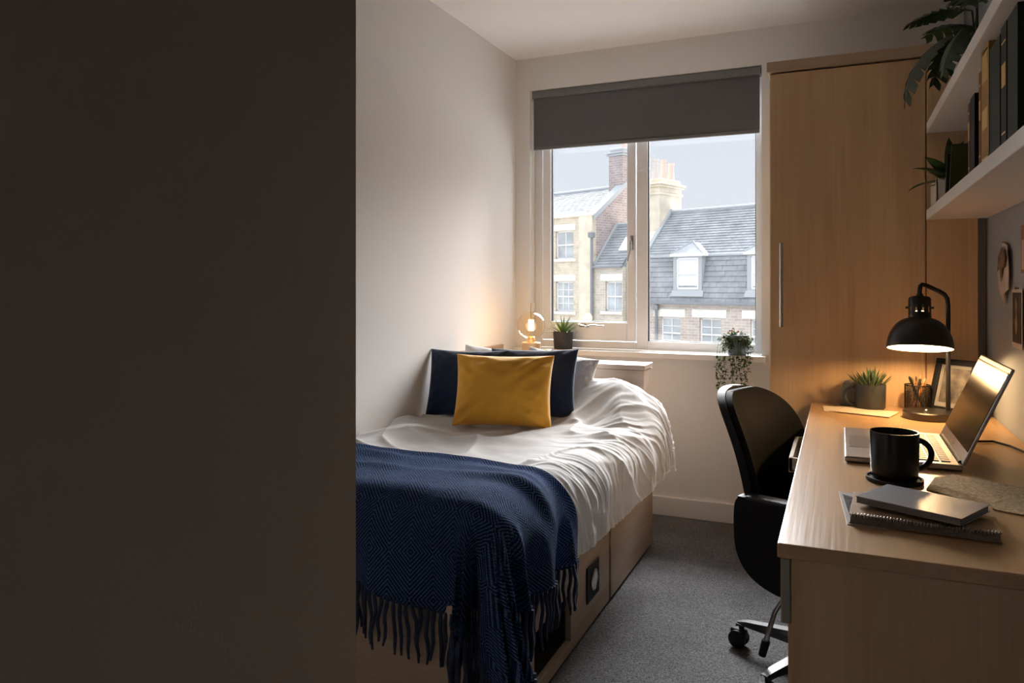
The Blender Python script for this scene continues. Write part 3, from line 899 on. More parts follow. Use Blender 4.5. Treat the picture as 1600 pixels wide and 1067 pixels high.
b.lathe([(.036, 1.081), (.037, 1.083), (.0365, 1.103)], (cx, cy, 0), 40, caps=False)
b.lathe([(.0365, 1.130), (.036, 1.155), (.032, 1.160), (.012, 1.162), (.011, 1.172), (0, 1.172)], (cx, cy, 0), 40, caps=False)
for k in range(10):
    a0 = 2*PI*k/10
    b.lathe([(.0365, 1.102), (.0365, 1.131)], (cx, cy, 0), 4, caps=False, a0=a0, a1=a0+2*PI/10*.62)
    b.lathe([(.0345, 1.102), (.0345, 1.131)], (cx, cy, 0), 4, caps=False, a0=a0, a1=a0+2*PI/10*.62)
part('socket_housing', tilt(b), M_lampblk, dl, True)
b = B()
for s_ in (-1, 1): b.cyl((cx+s_*.036*axis.x, cy+s_*.036*axis.y, 1.122), (cx+s_*.045*axis.x, cy+s_*.045*axis.y, 1.122), .004, seg=10)
part('screw', tilt(b), M_lampblk, dl, True)
part('bulb', tilt(B().sphere((cx, cy, 1.036), .028, 3).tube([(cx, cy, 1.055), (cx, cy, 1.11)], [.02, .013], 16)), glow('warm_bulb', (1.0, .70, .36), 9), dl, True)
ld = bpy.data.lights.new('desk_lamp_light', 'POINT'); ld.energy = 6.5; ld.color = (1.0, .63, .30); ld.shadow_soft_size = .018
lo = bpy.data.objects.new('desk_lamp_light', ld); COL.objects.link(lo)
pl = Matrix.Translation(piv) @ TM @ Matrix.Translation(-piv) @ Vector((cx, cy, .998))
lo.location = pl - Vector((bx_, by_, DZ)); lo.parent = dl

# ------------------------------------------------------------------ laptop
M_alu = mat('laptop_aluminium', (0.42, 0.40, 0.38), 0.35, 0.85)
M_scr = mat('dark_screen', (0.006, 0.006, 0.007), 0.16, spec=.10)
M_key = mat('laptop_keys', (0.30, 0.28, 0.26), 0.5, 0.3)
lp = thing('laptop', 'open silver laptop with a dark screen on the desk', 'laptop', (.16, 2.43, DZ))
lx0, lx1, ly0, ly1 = .012, .288, 2.205, 2.655
part('base', B().box((lx0, ly0, DZ+.003), (lx1, ly1, DZ+.018), .004), M_alu, lp)
b = B()
nr = 6; 
for r_ in range(nr):
    xk = .115 + r_*.0255
    nk = 15
    for c_ in range(nk):
        if r_ == 0 and 4 <= c_ <= 9:
            if c_ == 4:
                b.box((xk, ly0+.03+4*.026, DZ+.018), (xk+.021, ly0+.03+10*.026-.004, DZ+.0205))
            continue
        yk = ly0+.03+c_*.026
        b.box((xk, yk, DZ+.018), (xk+.021, yk+.022, DZ+.0205))
part('keys', b, M_key, lp)
part('trackpad', B().box((.025, 2.34, DZ+.018), (.098, 2.52, DZ+.0186)), mat('trackpad', (.30, .285, .27), .3, .6), lp)
# lid hinged along the right edge, leaning away
la = R(23.5)
def lid(a, c, bev=0.0):
    q = B().box(a, c, bev)
    bmesh.ops.transform(q.bm, matrix=Matrix.Translation((lx1-.002, 0, DZ+.019)) @ Matrix.Rotation(la, 4, 'Y'), verts=q.bm.verts[:]); return q
ld_ = part('lid', lid((0, ly0+.005, 0), (.008, ly1, .272), .003), M_alu, lp)
part('screen', lid((-.0015, ly0+.012, .034), (.001, ly1-.008, .258)), M_scr, ld_)
part('hinge', B().tube([(lx1-.002, ly0+.03, DZ+.019), (lx1-.002, ly1-.03, DZ+.019)], .006, 10), M_black, lp, True)
part('badge', lid((-.0012, 2.42, .013), (0, 2.428, .021)), M_chrome, ld_)
b = B().tube([(.335, 2.60, DZ+.008), (.37, 2.63, DZ+.006), (.425, 2.66, DZ+.005), (.46, 2.60, DZ+.005), (.485, 2.5, DZ+.005), (.50, 2.40, DZ+.005), (.505, 2.2, DZ+.005)], .0035, 8)
single('charger_cable', b, M_black, 'thin black charging cable running along the wall behind the laptop', 'cable', (.43, 2.45, DZ), smooth=True)

# ------------------------------------------------------------------ mug and coaster
mgx, mgy = .122, 2.045
cs = thing('coaster', 'round black coaster under the black mug', 'coaster', (mgx, mgy, DZ))
part('disc', B().lathe([(0, 0), (.062, 0), (.064, .002), (.064, .006), (0, .006)], (mgx, mgy, DZ), 40), M_blackmat, cs, True)
part('lip', B().lathe([(.058, .006), (.064, .006), (.064, .010), (.060, .010)], (mgx, mgy, DZ), 40, caps=False), M_blackmat, cs, True)
mg = thing('mug', 'large glossy black mug on the coaster', 'mug', (mgx, mgy, DZ+.007))
z = DZ+.007
part('body', B().lathe([(0, 0), (.047, 0), (.051, .004), (.0535, .030), (.0545, .112), (.0540, .1145), (.0515, .1145), (.0505, .111), (.0495, .03), (.044, .008), (0, .008)], (mgx, mgy, z), 48), M_ceram, mg, True, 50)
part('coffee', B().lathe([(0, .088), (.0502, .088)], (mgx, mgy, z), 32, caps=False), mat('black_coffee', (.012, .006, .003), .08), mg)
b = B(); pts = []
hd = Vector((.93, .37, 0))
for i in range(17):
    a = R(100-200*i/16)
    pts.append(Vector((mgx, mgy, z+.058)) + hd*(.047+.042*max(-.05, math.cos(a))) + Vector((0, 0, .036*math.sin(a))))
b.tube(pts, .0068, 12)
part('handle', b, M_ceram, mg, True)

# ------------------------------------------------------------------ papers and notebooks
def sheet(name, poly, z, th, m, label, cat, group=None, wob=0.0):
    b = B().prism([(x, y, z) for x, y in poly], (0, 0, th))
    c = (sum(p[0] for p in poly)/len(poly), sum(p[1] for p in poly)/len(poly), z)
    return single(name, b, m, label, cat, c, group)
M_paper = mat('cream_paper', (.70, .55, .38), .8, var=(8, .06))
M_kraft = mat('flecked_kraft', (.50, .355, .195), .85, bump=(120, .7), var=(160, .35))
M_nbgrey = mat('grey_notebook_cover', (.27, .27, .28), .34, bump=(300, .05))
M_nbbrown = mat('brown_notebook_cover', (.36, .235, .13), .7, spec=.2, bump=(300, .1))
M_nbpage = mat('notebook_pages', (.20, .18, .165), .8, var=(300, .2))
sheet('kraft_sheet', [(.185, 1.985), (.215, 2.11), (.262, 2.165), (.40, 2.08), (.50, 2.02), (.49, 1.86), (.345, 1.838), (.305, 1.858)], DZ+.0005, .0025, M_kraft,
      'rough flecked brown paper sheet beside the notebooks', 'paper')
ph_ = thing('photo_print', 'glossy photo print poking out left of the notebooks', 'photo', (.03, 1.76, DZ))
part('paper', B().prism([(-.002, 1.885, DZ+.0004), (.014, 1.632, DZ+.0004), (.085, 1.632, DZ+.0004), (.065, 1.875, DZ+.0004)], (0, 0, .0012)), mat('photo_paper', (.60, .60, .60), .2), ph_)
part('print', B().prism([(.006, 1.862, DZ+.0016), (.018, 1.70, DZ+.0016), (.08, 1.70, DZ+.0016), (.062, 1.79, DZ+.0016), (.03, 1.842, DZ+.0016)], (0, 0, .0002)), mat('photo_ink', (.10, .13, .14), .2, var=(30, .5)), ph_)
def notebook(label, c, ang, L, W, T, z, mc, mp):
    o = thing('notebook', label, 'notebook', (c[0], c[1], z), ang, 'notebooks on the desk')
    part('pages', B().box((-L/2+.002, -W/2+.001, .0018), (L/2-.003, W/2-.003, T-.0018)), mp, o, local=True)
    part('cover', B().box((-L/2, -W/2, 0), (L/2, W/2, .0018), .0006), mc, o, local=True)
    part('cover', B().box((-L/2, -W/2, T-.0018), (L/2, W/2, T), .0006), mc, o, local=True)
    return o
nb = notebook('brown spiral notebook lying under the grey one', (.152, 1.722), R(-4), .258, .185, .019, DZ+.0018, M_nbbrown, M_nbpage)
b = B()
for k in range(44):
    x = -.124 + .248*k/43
    pts = [(x+.0008*math.sin(q), -.0895+.0042*math.cos(q*PI/4), .0155+.0048*math.sin(q*PI/4)) for q in range(8)]
    b.tube(pts, .0010, 5, closed=True)
part('spiral_binding', b, M_chrome, nb, True, local=True)
notebook('smooth grey notebook on top of the brown spiral one', (.152, 1.722), R(-27), .200, .145, .014, DZ+.0275, M_nbgrey, M_nbpage)
for k, (dx, dy, rz) in enumerate(((.0, .0, .10), (.035, -.03, -.25))):
    poly = []
    for (x, y) in ((-.105, -.06), (.105, -.075), (.11, .07), (-.10, .075)):
        poly.append((.045+dx+x*math.cos(rz)-y*math.sin(rz), 3.135+dy+x*math.sin(rz)+y*math.cos(rz)))
    sheet('paper_sheet', poly, DZ+.0004+.0022*k, .002, M_paper, ('cream paper under the other sheet by the plant mug', 'cream paper lying on top, beneath the plant mug')[k], 'paper', 'cream papers at the back of the desk')

# ------------------------------------------------------------------ mug planter, wedge, pen pot, picture frame
sx0, sy0_ = .108, 3.205; sz = DZ+.0048
M_slate = mat('slate_mug', (0.028, 0.032, 0.034), 0.42)
sm = thing('mug_planter', 'small dark mug planted with a green succulent', 'plant', (sx0, sy0_, sz))
part('mug', B().lathe([(0, 0), (.050, 0), (.054, .004), (.0555, .09), (.055, .093), (.052, .093), (.051, .075), (0, .075)], (sx0, sy0_, sz), 36), M_slate, sm, True, 50)
part('soil', B().lathe([(0, .078), (.0512, .078)], (sx0, sy0_, sz), 24, caps=False), M_soil, sm)
pts = []
for i in range(15):
    a = R(95-190*i/14)
    pts.append((sx0-.048-.044*max(-.05, math.cos(a))*.95, sy0_-.012*math.cos(a), sz+.046+.036*math.sin(a)))
part('handle', B().tube(pts, .0058, 10), M_slate, sm, True)
M_succ = leafmat('succulent_green', (.055, .095, .045), .35)
rnd = random.Random(5)
for k in range(46):
    a = k*2.39996; ring = math.sqrt(k/46)
    elv = R(84-52*ring+rnd.uniform(-8, 8)); L = .070+.02*rnd.random()-.012*ring
    d = Vector((math.cos(a)*math.cos(elv), math.sin(a)*math.cos(elv), math.sin(elv)))
    base = Vector((sx0+.036*ring*math.cos(a), sy0_+.036*ring*math.sin(a), sz+.076))
    part('leaf', B().leaf(base, d, Vector((-math.cos(a), -math.sin(a), .6)), L, .0058, -.3*rnd.random(), 4, .5, shape=lambda t: (.75+.5*t)*(1-t**3)), M_succ, sm, True)
b = B().prism([(.0, 3.262, DZ+.0005), (.062, 3.268, DZ+.0005), (.054, 3.27, DZ+.094), (.024, 3.268, DZ+.100), (.012, 3.266, DZ+.088)], (.0, .016, 0), .003)
single('stone_wedge', b, mat('grey_green_stone', (.24, .255, .225), .7, var=(30, .2)), 'grey green stone wedge standing behind the mug handle', 'ornament', (.03, 3.27, DZ))

cx_, cy_ = .272, 3.232
pc = thing('pen_pot', 'black wire mesh pen pot on the desk beside the lamp', 'pen pot', (cx_, cy_, DZ))
b = B(); rp_, hp = .044, .098
for k in range(44):
    a = 2*PI*k/44
    b.tube([(cx_+rp_*math.cos(a), cy_+rp_*math.sin(a), DZ+.004), (cx_+rp_*math.cos(a), cy_+rp_*math.sin(a), DZ+hp)], .0009, 4, caps=False)
for k in range(18):
    z = DZ+.006+(hp-.01)*k/17
    b.tube([(cx_+rp_*math.cos(2*PI*q/32), cy_+rp_*math.sin(2*PI*q/32), z) for q in range(32)], .0008, 4, closed=True)
part('mesh_wall', b, M_black, pc, kind='stuff')
b = B().lathe([(0, .0005), (rp_, .0005), (rp_, .004), (0, .004)], (cx_, cy_, DZ), 32)
part('bottom', b, M_black, pc, True)
part('rim', B().tube([(cx_+rp_*math.cos(2*PI*q/36), cy_+rp_*math.sin(2*PI*q/36), DZ+hp) for q in range(36)], .0022, 8, closed=True), M_black, pc, True)
pens = [('black marker pen leaning left in the pen pot', (.01, .01, .01), -.030, -.02, .132, .0055, (.01, .01, .01)),
        ('mustard pencil in the pen pot', (.40, .24, .04), -.020, -.012, .128, .0042, (.16, .09, .04)),
        ('brown wooden pencil in the pen pot', (.22, .11, .05), -.004, .014, .130, .004, (.06, .03, .02)),
        ('dark pen with a copper cap in the pen pot', (.02, .014, .012), .012, .010, .140, .005, (.55, .22, .08)),
        ('orange pencil leaning right in the pen pot', (.50, .20, .05), .026, -.005, .126, .0042, (.5, .35, .2)),
        ('copper coloured pen leaning furthest right in the pen pot', (.42, .16, .06), .032, .008, .118, .0045, (.5, .3, .12))]
for lab, c, tx, ty, h, r, c2 in pens:
    p0 = Vector((cx_-tx*.6, cy_-ty*.6-.004, DZ+.006)); p1 = Vector((cx_+tx, cy_+ty, DZ+h))
    o = thing('pen', lab, 'pen', p0, group='pens in the pot')
    part('barrel', B().tube([p0, p0.lerp(p1, .86)], r, 10), mat('pen_barrel', c, .4), o, True)
    part('tip', B().tube([p0.lerp(p1, .86), p0.lerp(p1, .96), p1], [r*1.02, r*.9, r*.35], 10), mat('pen_tip', c2, .4), o, True)

pfz = thing('picture_frame', 'black picture frame leaning at the back of the desk', 'picture frame', (.370, 3.195, DZ+.001), R(-42))
fw, fh = .165, .205
FM = Matrix.Rotation(R(-17), 4, 'X')
def fr(a, c, bev=0.0):
    q = B().box(a, c, bev); bmesh.ops.transform(q.bm, matrix=FM, verts=q.bm.verts[:]); return q
b = B()
b.box((-fw/2, -.012, 0), (fw/2, .010, .022), .002); b.box((-fw/2, -.012, fh-.022), (fw/2, .010, fh), .002)
b.box((-fw/2, -.012, .022), (-fw/2+.022, .010, fh-.022), .002); b.box((fw/2-.022, -.012, .022), (fw/2, .010, fh-.022), .002)
bmesh.ops.transform(b.bm, matrix=FM, verts=b.bm.verts[:])
part('frame', b, M_black, pfz, local=True)
part('mount', fr((-fw/2+.022, -.004, .022), (fw/2-.022, .004, fh-.022)), mat('grey_mount', (.22, .21, .20), .7), pfz, local=True)
part('photo', fr((-fw/2+.036, -.0052, .040), (fw/2-.026, -.004, fh-.034)), mat('abstract_photo', (.10, .085, .07), .5, var=(26, .9)), pfz, local=True)
part('stand', fr((-.02, .01, .02), (.02, .014, .12)), M_black, pfz, local=True)

# ------------------------------------------------------------------ things pinned to the right wall
M_pin = mat('brass_pin', (.6, .5, .35), .3, .9)
M_card = mat('cream_card', (.52, .44, .37), .8, var=(20, .1)); M_ink = mat('brown_ink', (.16, .10, .06), .8, var=(40, .6))
xw = XR-.001
c1 = thing('pinned_card', 'shield shaped cream paper card pinned to the blue grey wall', 'card', (xw, 2.96, 1.14), group='cards pinned on the wall')
oc = [(2.965, 1.14), (2.935, 1.175), (2.885, 1.19), (2.868, 1.25), (2.878, 1.315), (2.915, 1.335), (2.955, 1.35), (3.0, 1.335), (3.045, 1.30), (3.06, 1.25), (3.045, 1.19), (2.985, 1.17)]
part('paper', B().prism([(xw-.004-.010*abs(math.sin(k*1.3)), y, z) for k, (y, z) in enumerate(oc)], (-.0012, 0, 0)), M_card, c1)
ic = [(2.91, 1.262), (2.895, 1.305), (2.955, 1.332), (3.02, 1.30), (3.03, 1.25), (2.99, 1.262), (2.965, 1.215), (2.945, 1.262)]
part('drawing', B().prism([(xw-.0165, y, z) for y, z in ic], (-.0008, 0, 0)), M_ink, c1)
part('pin', B().tube([(xw, 2.957, 1.345), (xw-.016, 2.957, 1.348)], [.003, .005], 10), M_pin, c1, True)
c2 = thing('pinned_card', 'dark picture card with cream border pinned beside the shield card', 'card', (xw, 2.78, 1.0), group='cards pinned on the wall')
part('paper', B().box((xw-.006, 2.705, 1.005), (xw-.0045, 2.85, 1.19)), M_card, c2)
part('picture', B().box((xw-.0068, 2.715, 1.022), (xw-.006, 2.84, 1.18)), mat('dark_print', (.045, .035, .028), .5, var=(24, .8)), c2)
part('motif', B().prism([(xw-.0072, y, z) for y, z in ((2.775, 1.05), (2.765, 1.08), (2.778, 1.11), (2.768, 1.14), (2.785, 1.165), (2.793, 1.14), (2.786, 1.11), (2.796, 1.08), (2.788, 1.05))], (-.0004, 0, 0)), mat('gold_motif', (.35, .22, .08), .5), c2)
part('pin', B().tube([(xw, 2.785, 1.192), (xw-.012, 2.785, 1.194)], [.003, .005], 10), M_pin, c2, True)
c3 = thing('pinned_card', 'reddish card cut by the right edge of the picture', 'card', (xw, 2.66, 1.25), group='cards pinned on the wall')
part('paper', B().box((xw-.006, 2.56, 1.24), (xw-.0045, 2.722, 1.385)), mat('terracotta_card', (.30, .12, .07), .8), c3)
part('picture', B().box((xw-.0068, 2.57, 1.25), (xw-.006, 2.71, 1.34)), mat('pink_print', (.5, .34, .27), .7), c3)

# ------------------------------------------------------------------ office chair
def leather():
    m = mat('black_leather', (0.009, 0.009, 0.009), 0.6, spec=.05)
    n, l = m.node_tree.nodes, m.node_tree.links
    t = n.new('ShaderNodeTexCoord'); v = n.new('ShaderNodeTexVoronoi'); v.inputs['Scale'].default_value = 230
    l.new(t.outputs['Object'], v.inputs['Vector'])
    bn = n.new('ShaderNodeBump'); bn.inputs['Strength'].default_value = .25; bn.inputs['Distance'].default_value = .001
    l.new(v.outputs['Distance'], bn.inputs['Height']); l.new(bn.outputs['Normal'], n['Principled BSDF'].inputs['Normal'])
    return m
M_leather = leather()
CX, CY, CA = -.025, 2.50, R(-20)
chr_ = thing('office_chair', 'black leather swivel chair pulled up to the desk', 'chair', (CX, CY, 0), CA)
# local frame: x forward, y to the sitter's left
def backpt(s, t, off):
    """s -1..1 across, t 0..1 upward"""
    z = .345 + .52*t
    if t < .55: w = .19 + .026*smooth01(0, .5, t)
    else: w = .216*max(0.0, 1-((t-.55)/.45)**4.2)**.45
    y = w*s
    x = -.185 - .045*t - .085*t**3.2 + .085*(s*w/.235)**2*(1-.25*t)
    x -= .02*math.exp(-((t-.42)/.25)**2)*0
    return Vector((x+off, y, z))
def shell(off0, off1, tt0=0.0, tt1=1.0, shr=1.0):
    b = B(); n, m_ = 34, 26
    for off in (off0, off1):
        G = []
        for i in range(n+1):
            tt = 1-(1-i/n)**1.8
            tt = tt0+(tt1-tt0)*tt
            G.append([backpt(shr*(-1+2*j/m_), tt*(.999), off) for j in range(m_+1)])
        b.grid(G)
    bmesh.ops.holes_fill(b.bm, edges=[e for e in b.bm.edges if e.is_boundary], sides=0)
    return b
def closed_shell(o0, o1, s=1.0, t0=0.0, t1=1.0):
    """closed pad following the back curve: ring around s for every height"""
    n, m_ = 40, 20; b = B(); G = []
    for i in range(n+1):
        tt = t0+(t1-t0)*math.sin(PI/2*i/n)**.9 if False else t0+(t1-t0)*(1-(1-i/n)**2)
        ring = []
        for j in range(m_+1):
            ring.append(backpt(s*(-1+2*j/m_), tt*.9995, o1))
        for j in range(m_, -1, -1):
            q = -1+2*j/m_
            mid = o0 + (o1-o0)*.0
            ring.append(backpt(s*q, tt*.9995, mid))
        G.append(ring)
    nu = len(G[0])
    GT = [[G[i][j] for i in range(n+1)] for j in range(nu)]
    b.grid(GT, closed_u=True)
    bmesh.ops.remove_doubles(b.bm, verts=b.bm.verts[:], dist=.0003)
    bmesh.ops.holes_fill(b.bm, edges=[e for e in b.bm.edges if e.is_boundary], sides=0)
    return b
part('back_shell', closed_shell(-.030, -.002), M_black, chr_, True, 60, local=True)
part('backrest', closed_shell(0.0, .022, .965, .02, .985), M_leather, chr_, True, 60, local=True)
part('seat', B().box((-.19, -.215, .385), (.25, .215, .455), .030, 4), M_leather, chr_, True, 60, local=True)
part('seat_pan', B().box((-.17, -.20, .335), (.22, .20, .384), .018, 3), M_black, chr_, True, 60, local=True)
for sg in (-1, 1):
    prof = [(-.215, .555), (-.205, .568), (-.19, .573), (.17, .556), (.195, .548), (.20, .53), (.19, .518), (.165, .512)]
    out = [(-.190, .545), (-.178, .566), (-.15, .572), (.16, .561), (.19, .55), (.20, .53), (.195, .42), (.175, .36), (.12, .325), (.0, .305), (-.08, .312), (-.145, .345), (-.182, .40), (-.192, .47)]
    sm_ = []
    for k in range(len(out)):
        p0, p1, p2, p3 = [Vector(out[(k+q) % len(out)]) for q in (-1, 0, 1, 2)]
        for q in range(4):
            t = q/4; sm_.append(.5*((2*p1)+(p2-p0)*t+(2*p0-5*p1+4*p2-p3)*t*t+(3*p1-p0-3*p2+p3)*t**3))
    b = B().prism([(p.x, sg*.232-.021, p.y) for p in sm_], (0, .042, 0), .007)
    ar = part('armrest', b, M_black, chr_, True, 40, local=True)
    part('arm_pad', B().box((-.155, sg*.232-.025, .566), (.15, sg*.232+.025, .578), .005), mat('arm_pad_rubber', (.035, .036, .04), .45), ar, True, 40, local=True)
CZ = .095
part('gas_lift', B().tube([(0, 0, .10), (0, 0, .22), (0, 0, .221), (0, 0, .335)], [.028, .028, .016, .016], 20), M_black, chr_, True, local=True)
part('mechanism', B().box((-.1, -.06, .30), (.1, .06, .336), .006), M_black, chr_, local=True)
# height lever hanging at the camera side
b = B().tube([(.02, -.08, .325), (-.05, -.22, .295), (-.072, -.236, .25), (-.098, -.24, .155)], [.006, .006, .007, .0085], 10)
lv = part('lever', b, M_chrome, chr_, True, local=True)
part('lever_tip', B().tube([(-.096, -.24, .162), (-.108, -.242, .115)], [.0125, .011], 10), M_black, lv, True, local=True)
M_star = mat('star_base_plastic', (.035, .038, .042), .35)
part('hub', B().lathe([(0, .062), (.045, .062), (.05, .07), (.045, .115), (.03, .125), (0, .125)], (0, 0, 0), 24), M_star, chr_, True, local=True)
for k in range(5):
    a = R(163+72*k) - CA
    Mz = Matrix.Rotation(a, 4, 'Z'); Lg = .30
    b = B(); G = []
    for i in range(9):
        t = i/8; x = .035+(Lg-.035)*t; w = .030-.010*t; zt = .118-.028*t; zb = .070+.012*t
        if i == 8: w *= .7; zt -= .006
        G.append([(x, -w, zb), (x, -w, zt-.012), (x, -w*.6, zt), (x, w*.6, zt), (x, w, zt-.012), (x, w, zb)])
    GT = [[G[i][j] for i in range(9)] for j in range(6)]
    b.grid(GT, closed_u=True); bmesh.ops.holes_fill(b.bm, edges=[e for e in b.bm.edges if e.is_boundary], sides=0)
    bmesh.ops.transform(b.bm, matrix=Mz, verts=b.bm.verts[:])
    lg = part('base_leg', b, M_star, chr_, True, 40, local=True)
    b = B()
    for s_ in (-1, 1):
        b.lathe([(0, -.010), (.024, -.010), (.029, -.006), (.029, .006), (.024, .010), (0, .010)], (Lg-.004, s_*.014, .0295), 20, Matrix.Rotation(R(90), 4, 'X'))
    b.tube([(Lg-.014, 0, .035), (Lg-.014, 0, .085)], .009, 10)
    b.box((Lg-.032, -.012, .03), (Lg+.022, .012, .062), .006)
    bmesh.ops.transform(b.bm, matrix=Mz, verts=b.bm.verts[:])
    part('caster', b, M_black, lg, True, 40, local=True)

# ------------------------------------------------------------------ houses across the street
HA = R(-21.8); HO = Vector((-8.938, 36.0, 0)); HZ = -7.5
struct('street_ground', B().box((-60, 6, HZ-.3), (50, 80, HZ)), mat('pale_paving', (.42, .41, .39), .9, var=(1.5, .15)), 'pale street ground below the houses', 'street')
def brickmat(name, c1, c2, mortar, sc=7.0, var=.3):
    m = bpy.data.materials.new(name); m.use_nodes = True
    n, l = m.node_tree.nodes, m.node_tree.links
    p = n['Principled BSDF']; p.inputs['Roughness'].default_value = .9
    t = n.new('ShaderNodeTexCoord'); s_ = n.new('ShaderNodeSeparateXYZ'); c = n.new('ShaderNodeCombineXYZ')
    a = n.new('ShaderNodeMath'); a.operation = 'ADD'
    l.new(t.outputs['Object'], s_.inputs[0]); l.new(s_.outputs[0], a.inputs[0]); l.new(s_.outputs[1], a.inputs[1])
    l.new(a.outputs[0], c.inputs[0]); l.new(s_.outputs[2], c.inputs[1])
    br = n.new('ShaderNodeTexBrick'); br.inputs['Scale'].default_value = 1
    br.inputs['Brick Width'].default_value = .36; br.inputs['Row Height'].default_value = .13; br.inputs['Mortar Size'].default_value = .014
    br.inputs['Color1'].default_value = (*c1, 1); br.inputs['Color2'].default_value = (*c2, 1); br.inputs['Mortar'].default_value = (*mortar, 1)
    l.new(c.outputs[0], br.inputs['Vector'])
    nz = n.new('ShaderNodeTexNoise'); nz.inputs['Scale'].default_value = 2.5; nz.inputs['Detail'].default_value = 6
    l.new(t.outputs['Object'], nz.inputs['Vector'])
    cr = n.new('ShaderNodeValToRGB'); cr.color_ramp.elements[0].position = .3; cr.color_ramp.elements[1].position = .7
    cr.color_ramp.elements[0].color = (1-var, 1-var, 1-var, 1); cr.color_ramp.elements[1].color = (1, 1, 1, 1)
    l.new(nz.outputs['Fac'], cr.inputs['Fac'])
    mx = n.new('ShaderNodeMix'); mx.data_type = 'RGBA'; mx.blend_type = 'MULTIPLY'; mx.inputs['Factor'].default_value = 1
    l.new(br.outputs['Color'], mx.inputs[6]); l.new(cr.outputs['Color'], mx.inputs[7])
    l.new(mx.outputs[2], p.inputs['Base Color'])
    bn = n.new('ShaderNodeBump'); bn.inputs['Strength'].default_value = .4; bn.inputs['Distance'].default_value = .02
    l.new(br.outputs['Fac'], bn.inputs['Height']); bn.invert = True; l.new(bn.outputs['Normal'], p.inputs['Normal'])
    return m
M_bk_cream = brickmat('cream_brick', (.64, .56, .44), (.53, .445, .335), (.63, .575, .485), var=.2)
M_bk_tan = brickmat('tan_stone_brick', (.60, .54, .465), (.51, .445, .37), (.62, .58, .52), var=.2)
M_bk_brown = brickmat('brown_brick', (.55, .475, .42), (.44, .37, .325), (.60, .56, .52), var=.2)
M_bk_red = brickmat('purple_brick', (.40, .33, .32), (.32, .26, .26), (.50, .46, .45), var=.25)
M_stone = mat('pale_stone', (.74, .71, .65), .85, var=(2, .1))
M_ashlar = mat('yellow_ashlar', (.62, .555, .445), .85, var=(1.6, .14))
M_slate_ = mat('roof_slate', (.29, .30, .315), .9, spec=.1, var=(1.4, .22))
M_slate2 = mat('roof_slate_pale', (.42, .435, .455), .9, spec=.1, var=(1.4, .2))
M_lead = mat('lead_grey', (.38, .40, .42), .85, spec=.1)
M_pipe = mat('dark_pipe', (.20, .21, .23), .5)
M_sash = mat('sash_white', (.74, .74, .74), .5)
M_wpane = mat('house_window_glass', (.42, .45, .47), .08, var=(1.2, .25), spec=.8)
M_blindw = mat('house_blind', (.66, .68, .70), .6)
M_terr = mat('terracotta_pot', (.60, .43, .37), .8); M_buff = mat('buff_pot', (.55, .48, .44), .8)

def house(name, label):
    return thing(name, label, 'house', (HO.x, HO.y, HZ), HA)
def hb_(b, o):     # local shapes are drawn with z from the room floor level; shift onto the base
    bmesh.ops.translate(b.bm, verts=b.bm.verts[:], vec=(0, 0, -HZ)); return b
def hp(name, b, m, o, smooth=False, kind=None, label=None): return part(name, hb_(b, o), m, o if not isinstance(o, tuple) else o[0], smooth, 35, True, kind, label)
def hwin(o, u0, u1, z0, z1, d, rows, cols, blind=False):
    b = B(); f = .07
    b.box((u0, d, z0), (u0+f, d+.08, z1)); b.box((u1-f, d, z0), (u1, d+.08, z1)); b.box((u0, d, z0), (u1, d+.08, z0+f*1.2)); b.box((u0, d, z1-f), (u1, d+.08, z1))
    mz = (z0+z1)/2
    b.box((u0+f, d-.02, mz-.035), (u1-f, d+.06, mz+.035))
    for k in range(1, cols): 
        u = u0+f+(u1-u0-2*f)*k/cols; b.box((u-.02, d+.015, z0+f), (u+.02, d+.05, z1-f))
    for k in range(1, rows):
        if rows % 2 == 0 and k == rows//2: continue
        z = z0+f+(z1-z0-2*f)*k/rows; b.box((u0+f, d+.015, z-.018), (u1-f, d+.05, z+.018))
    w = hp('window', b, M_sash, o)
    nc = cols
    for c in range(nc):
        ua, ub = u0+f+(u1-u0-2*f)*c/nc, u0+f+(u1-u0-2*f)*(c+1)/nc
        for (za, zb, mm) in ((z0+f, mz, M_wpane if not blind else M_blindw), (mz, z1-f, M_blindw if blind else M_wpane)):
            q = B().box((ua, d+.05, za), (ub, d+.06, zb)); hb_(q, o)
            part('pane', q, mm, w, local=True)
def slates(o, u0, u1, d0, z0, d1, z1, row, wid, m, name='slates', left=None, seed=0):
    """courses of slates on a slope from (d0,z0) eave to (d1,z1) ridge; left(t) clips the left edge"""
    b = B(); rnd = random.Random(seed)
    L = math.hypot(d1-d0, z1-z0); n = int(L/row); tx, tz = (d1-d0)/L, (z1-z0)/L; nx_, nz_ = -tz, tx
    for i in range(n):
        s0, s1 = i*L/n, (i+1)*L/n+.03
        ul = u0 if left is None else left((s0+s1)/2/L)
        u = ul - (wid/2 if i % 2 else 0)
        while u < u1:
            ua, ub = max(u, ul)+.006, min(u+wid, u1)-.006
            if ub-ua > .03:
                e = .022+.012*rnd.random()
                A = [(ua, d0+tx*s0+nx_*(e+.012), z0+tz*s0+nz_*(e+.012)), (ub, d0+tx*s0+nx_*(e+.012), z0+tz*s0+nz_*(e+.012)),
                     (ub, d0+tx*s1+nx_*.006, z0+tz*s1+nz_*.006), (ua, d0+tx*s1+nx_*.006, z0+tz*s1+nz_*.006)]
                vs = [b.bm.verts.new(p) for p in A]
                lo_ = [b.bm.verts.new((p[0], p[1]-nx_*.03, p[2]-nz_*.03)) for p in A[:2]]
                b._face(vs); b._face([lo_[0], lo_[1], vs[1], vs[0]])
            u += wid
    return hp(name, b, m, o, kind='stuff')
def roofslab(o, u0, u1, pts, m, name='roof', hgt=.06):
    b = B().prism([(u0, d, z) for d, z in pts], (u1-u0, 0, 0)); return hp(name, b, m, o)

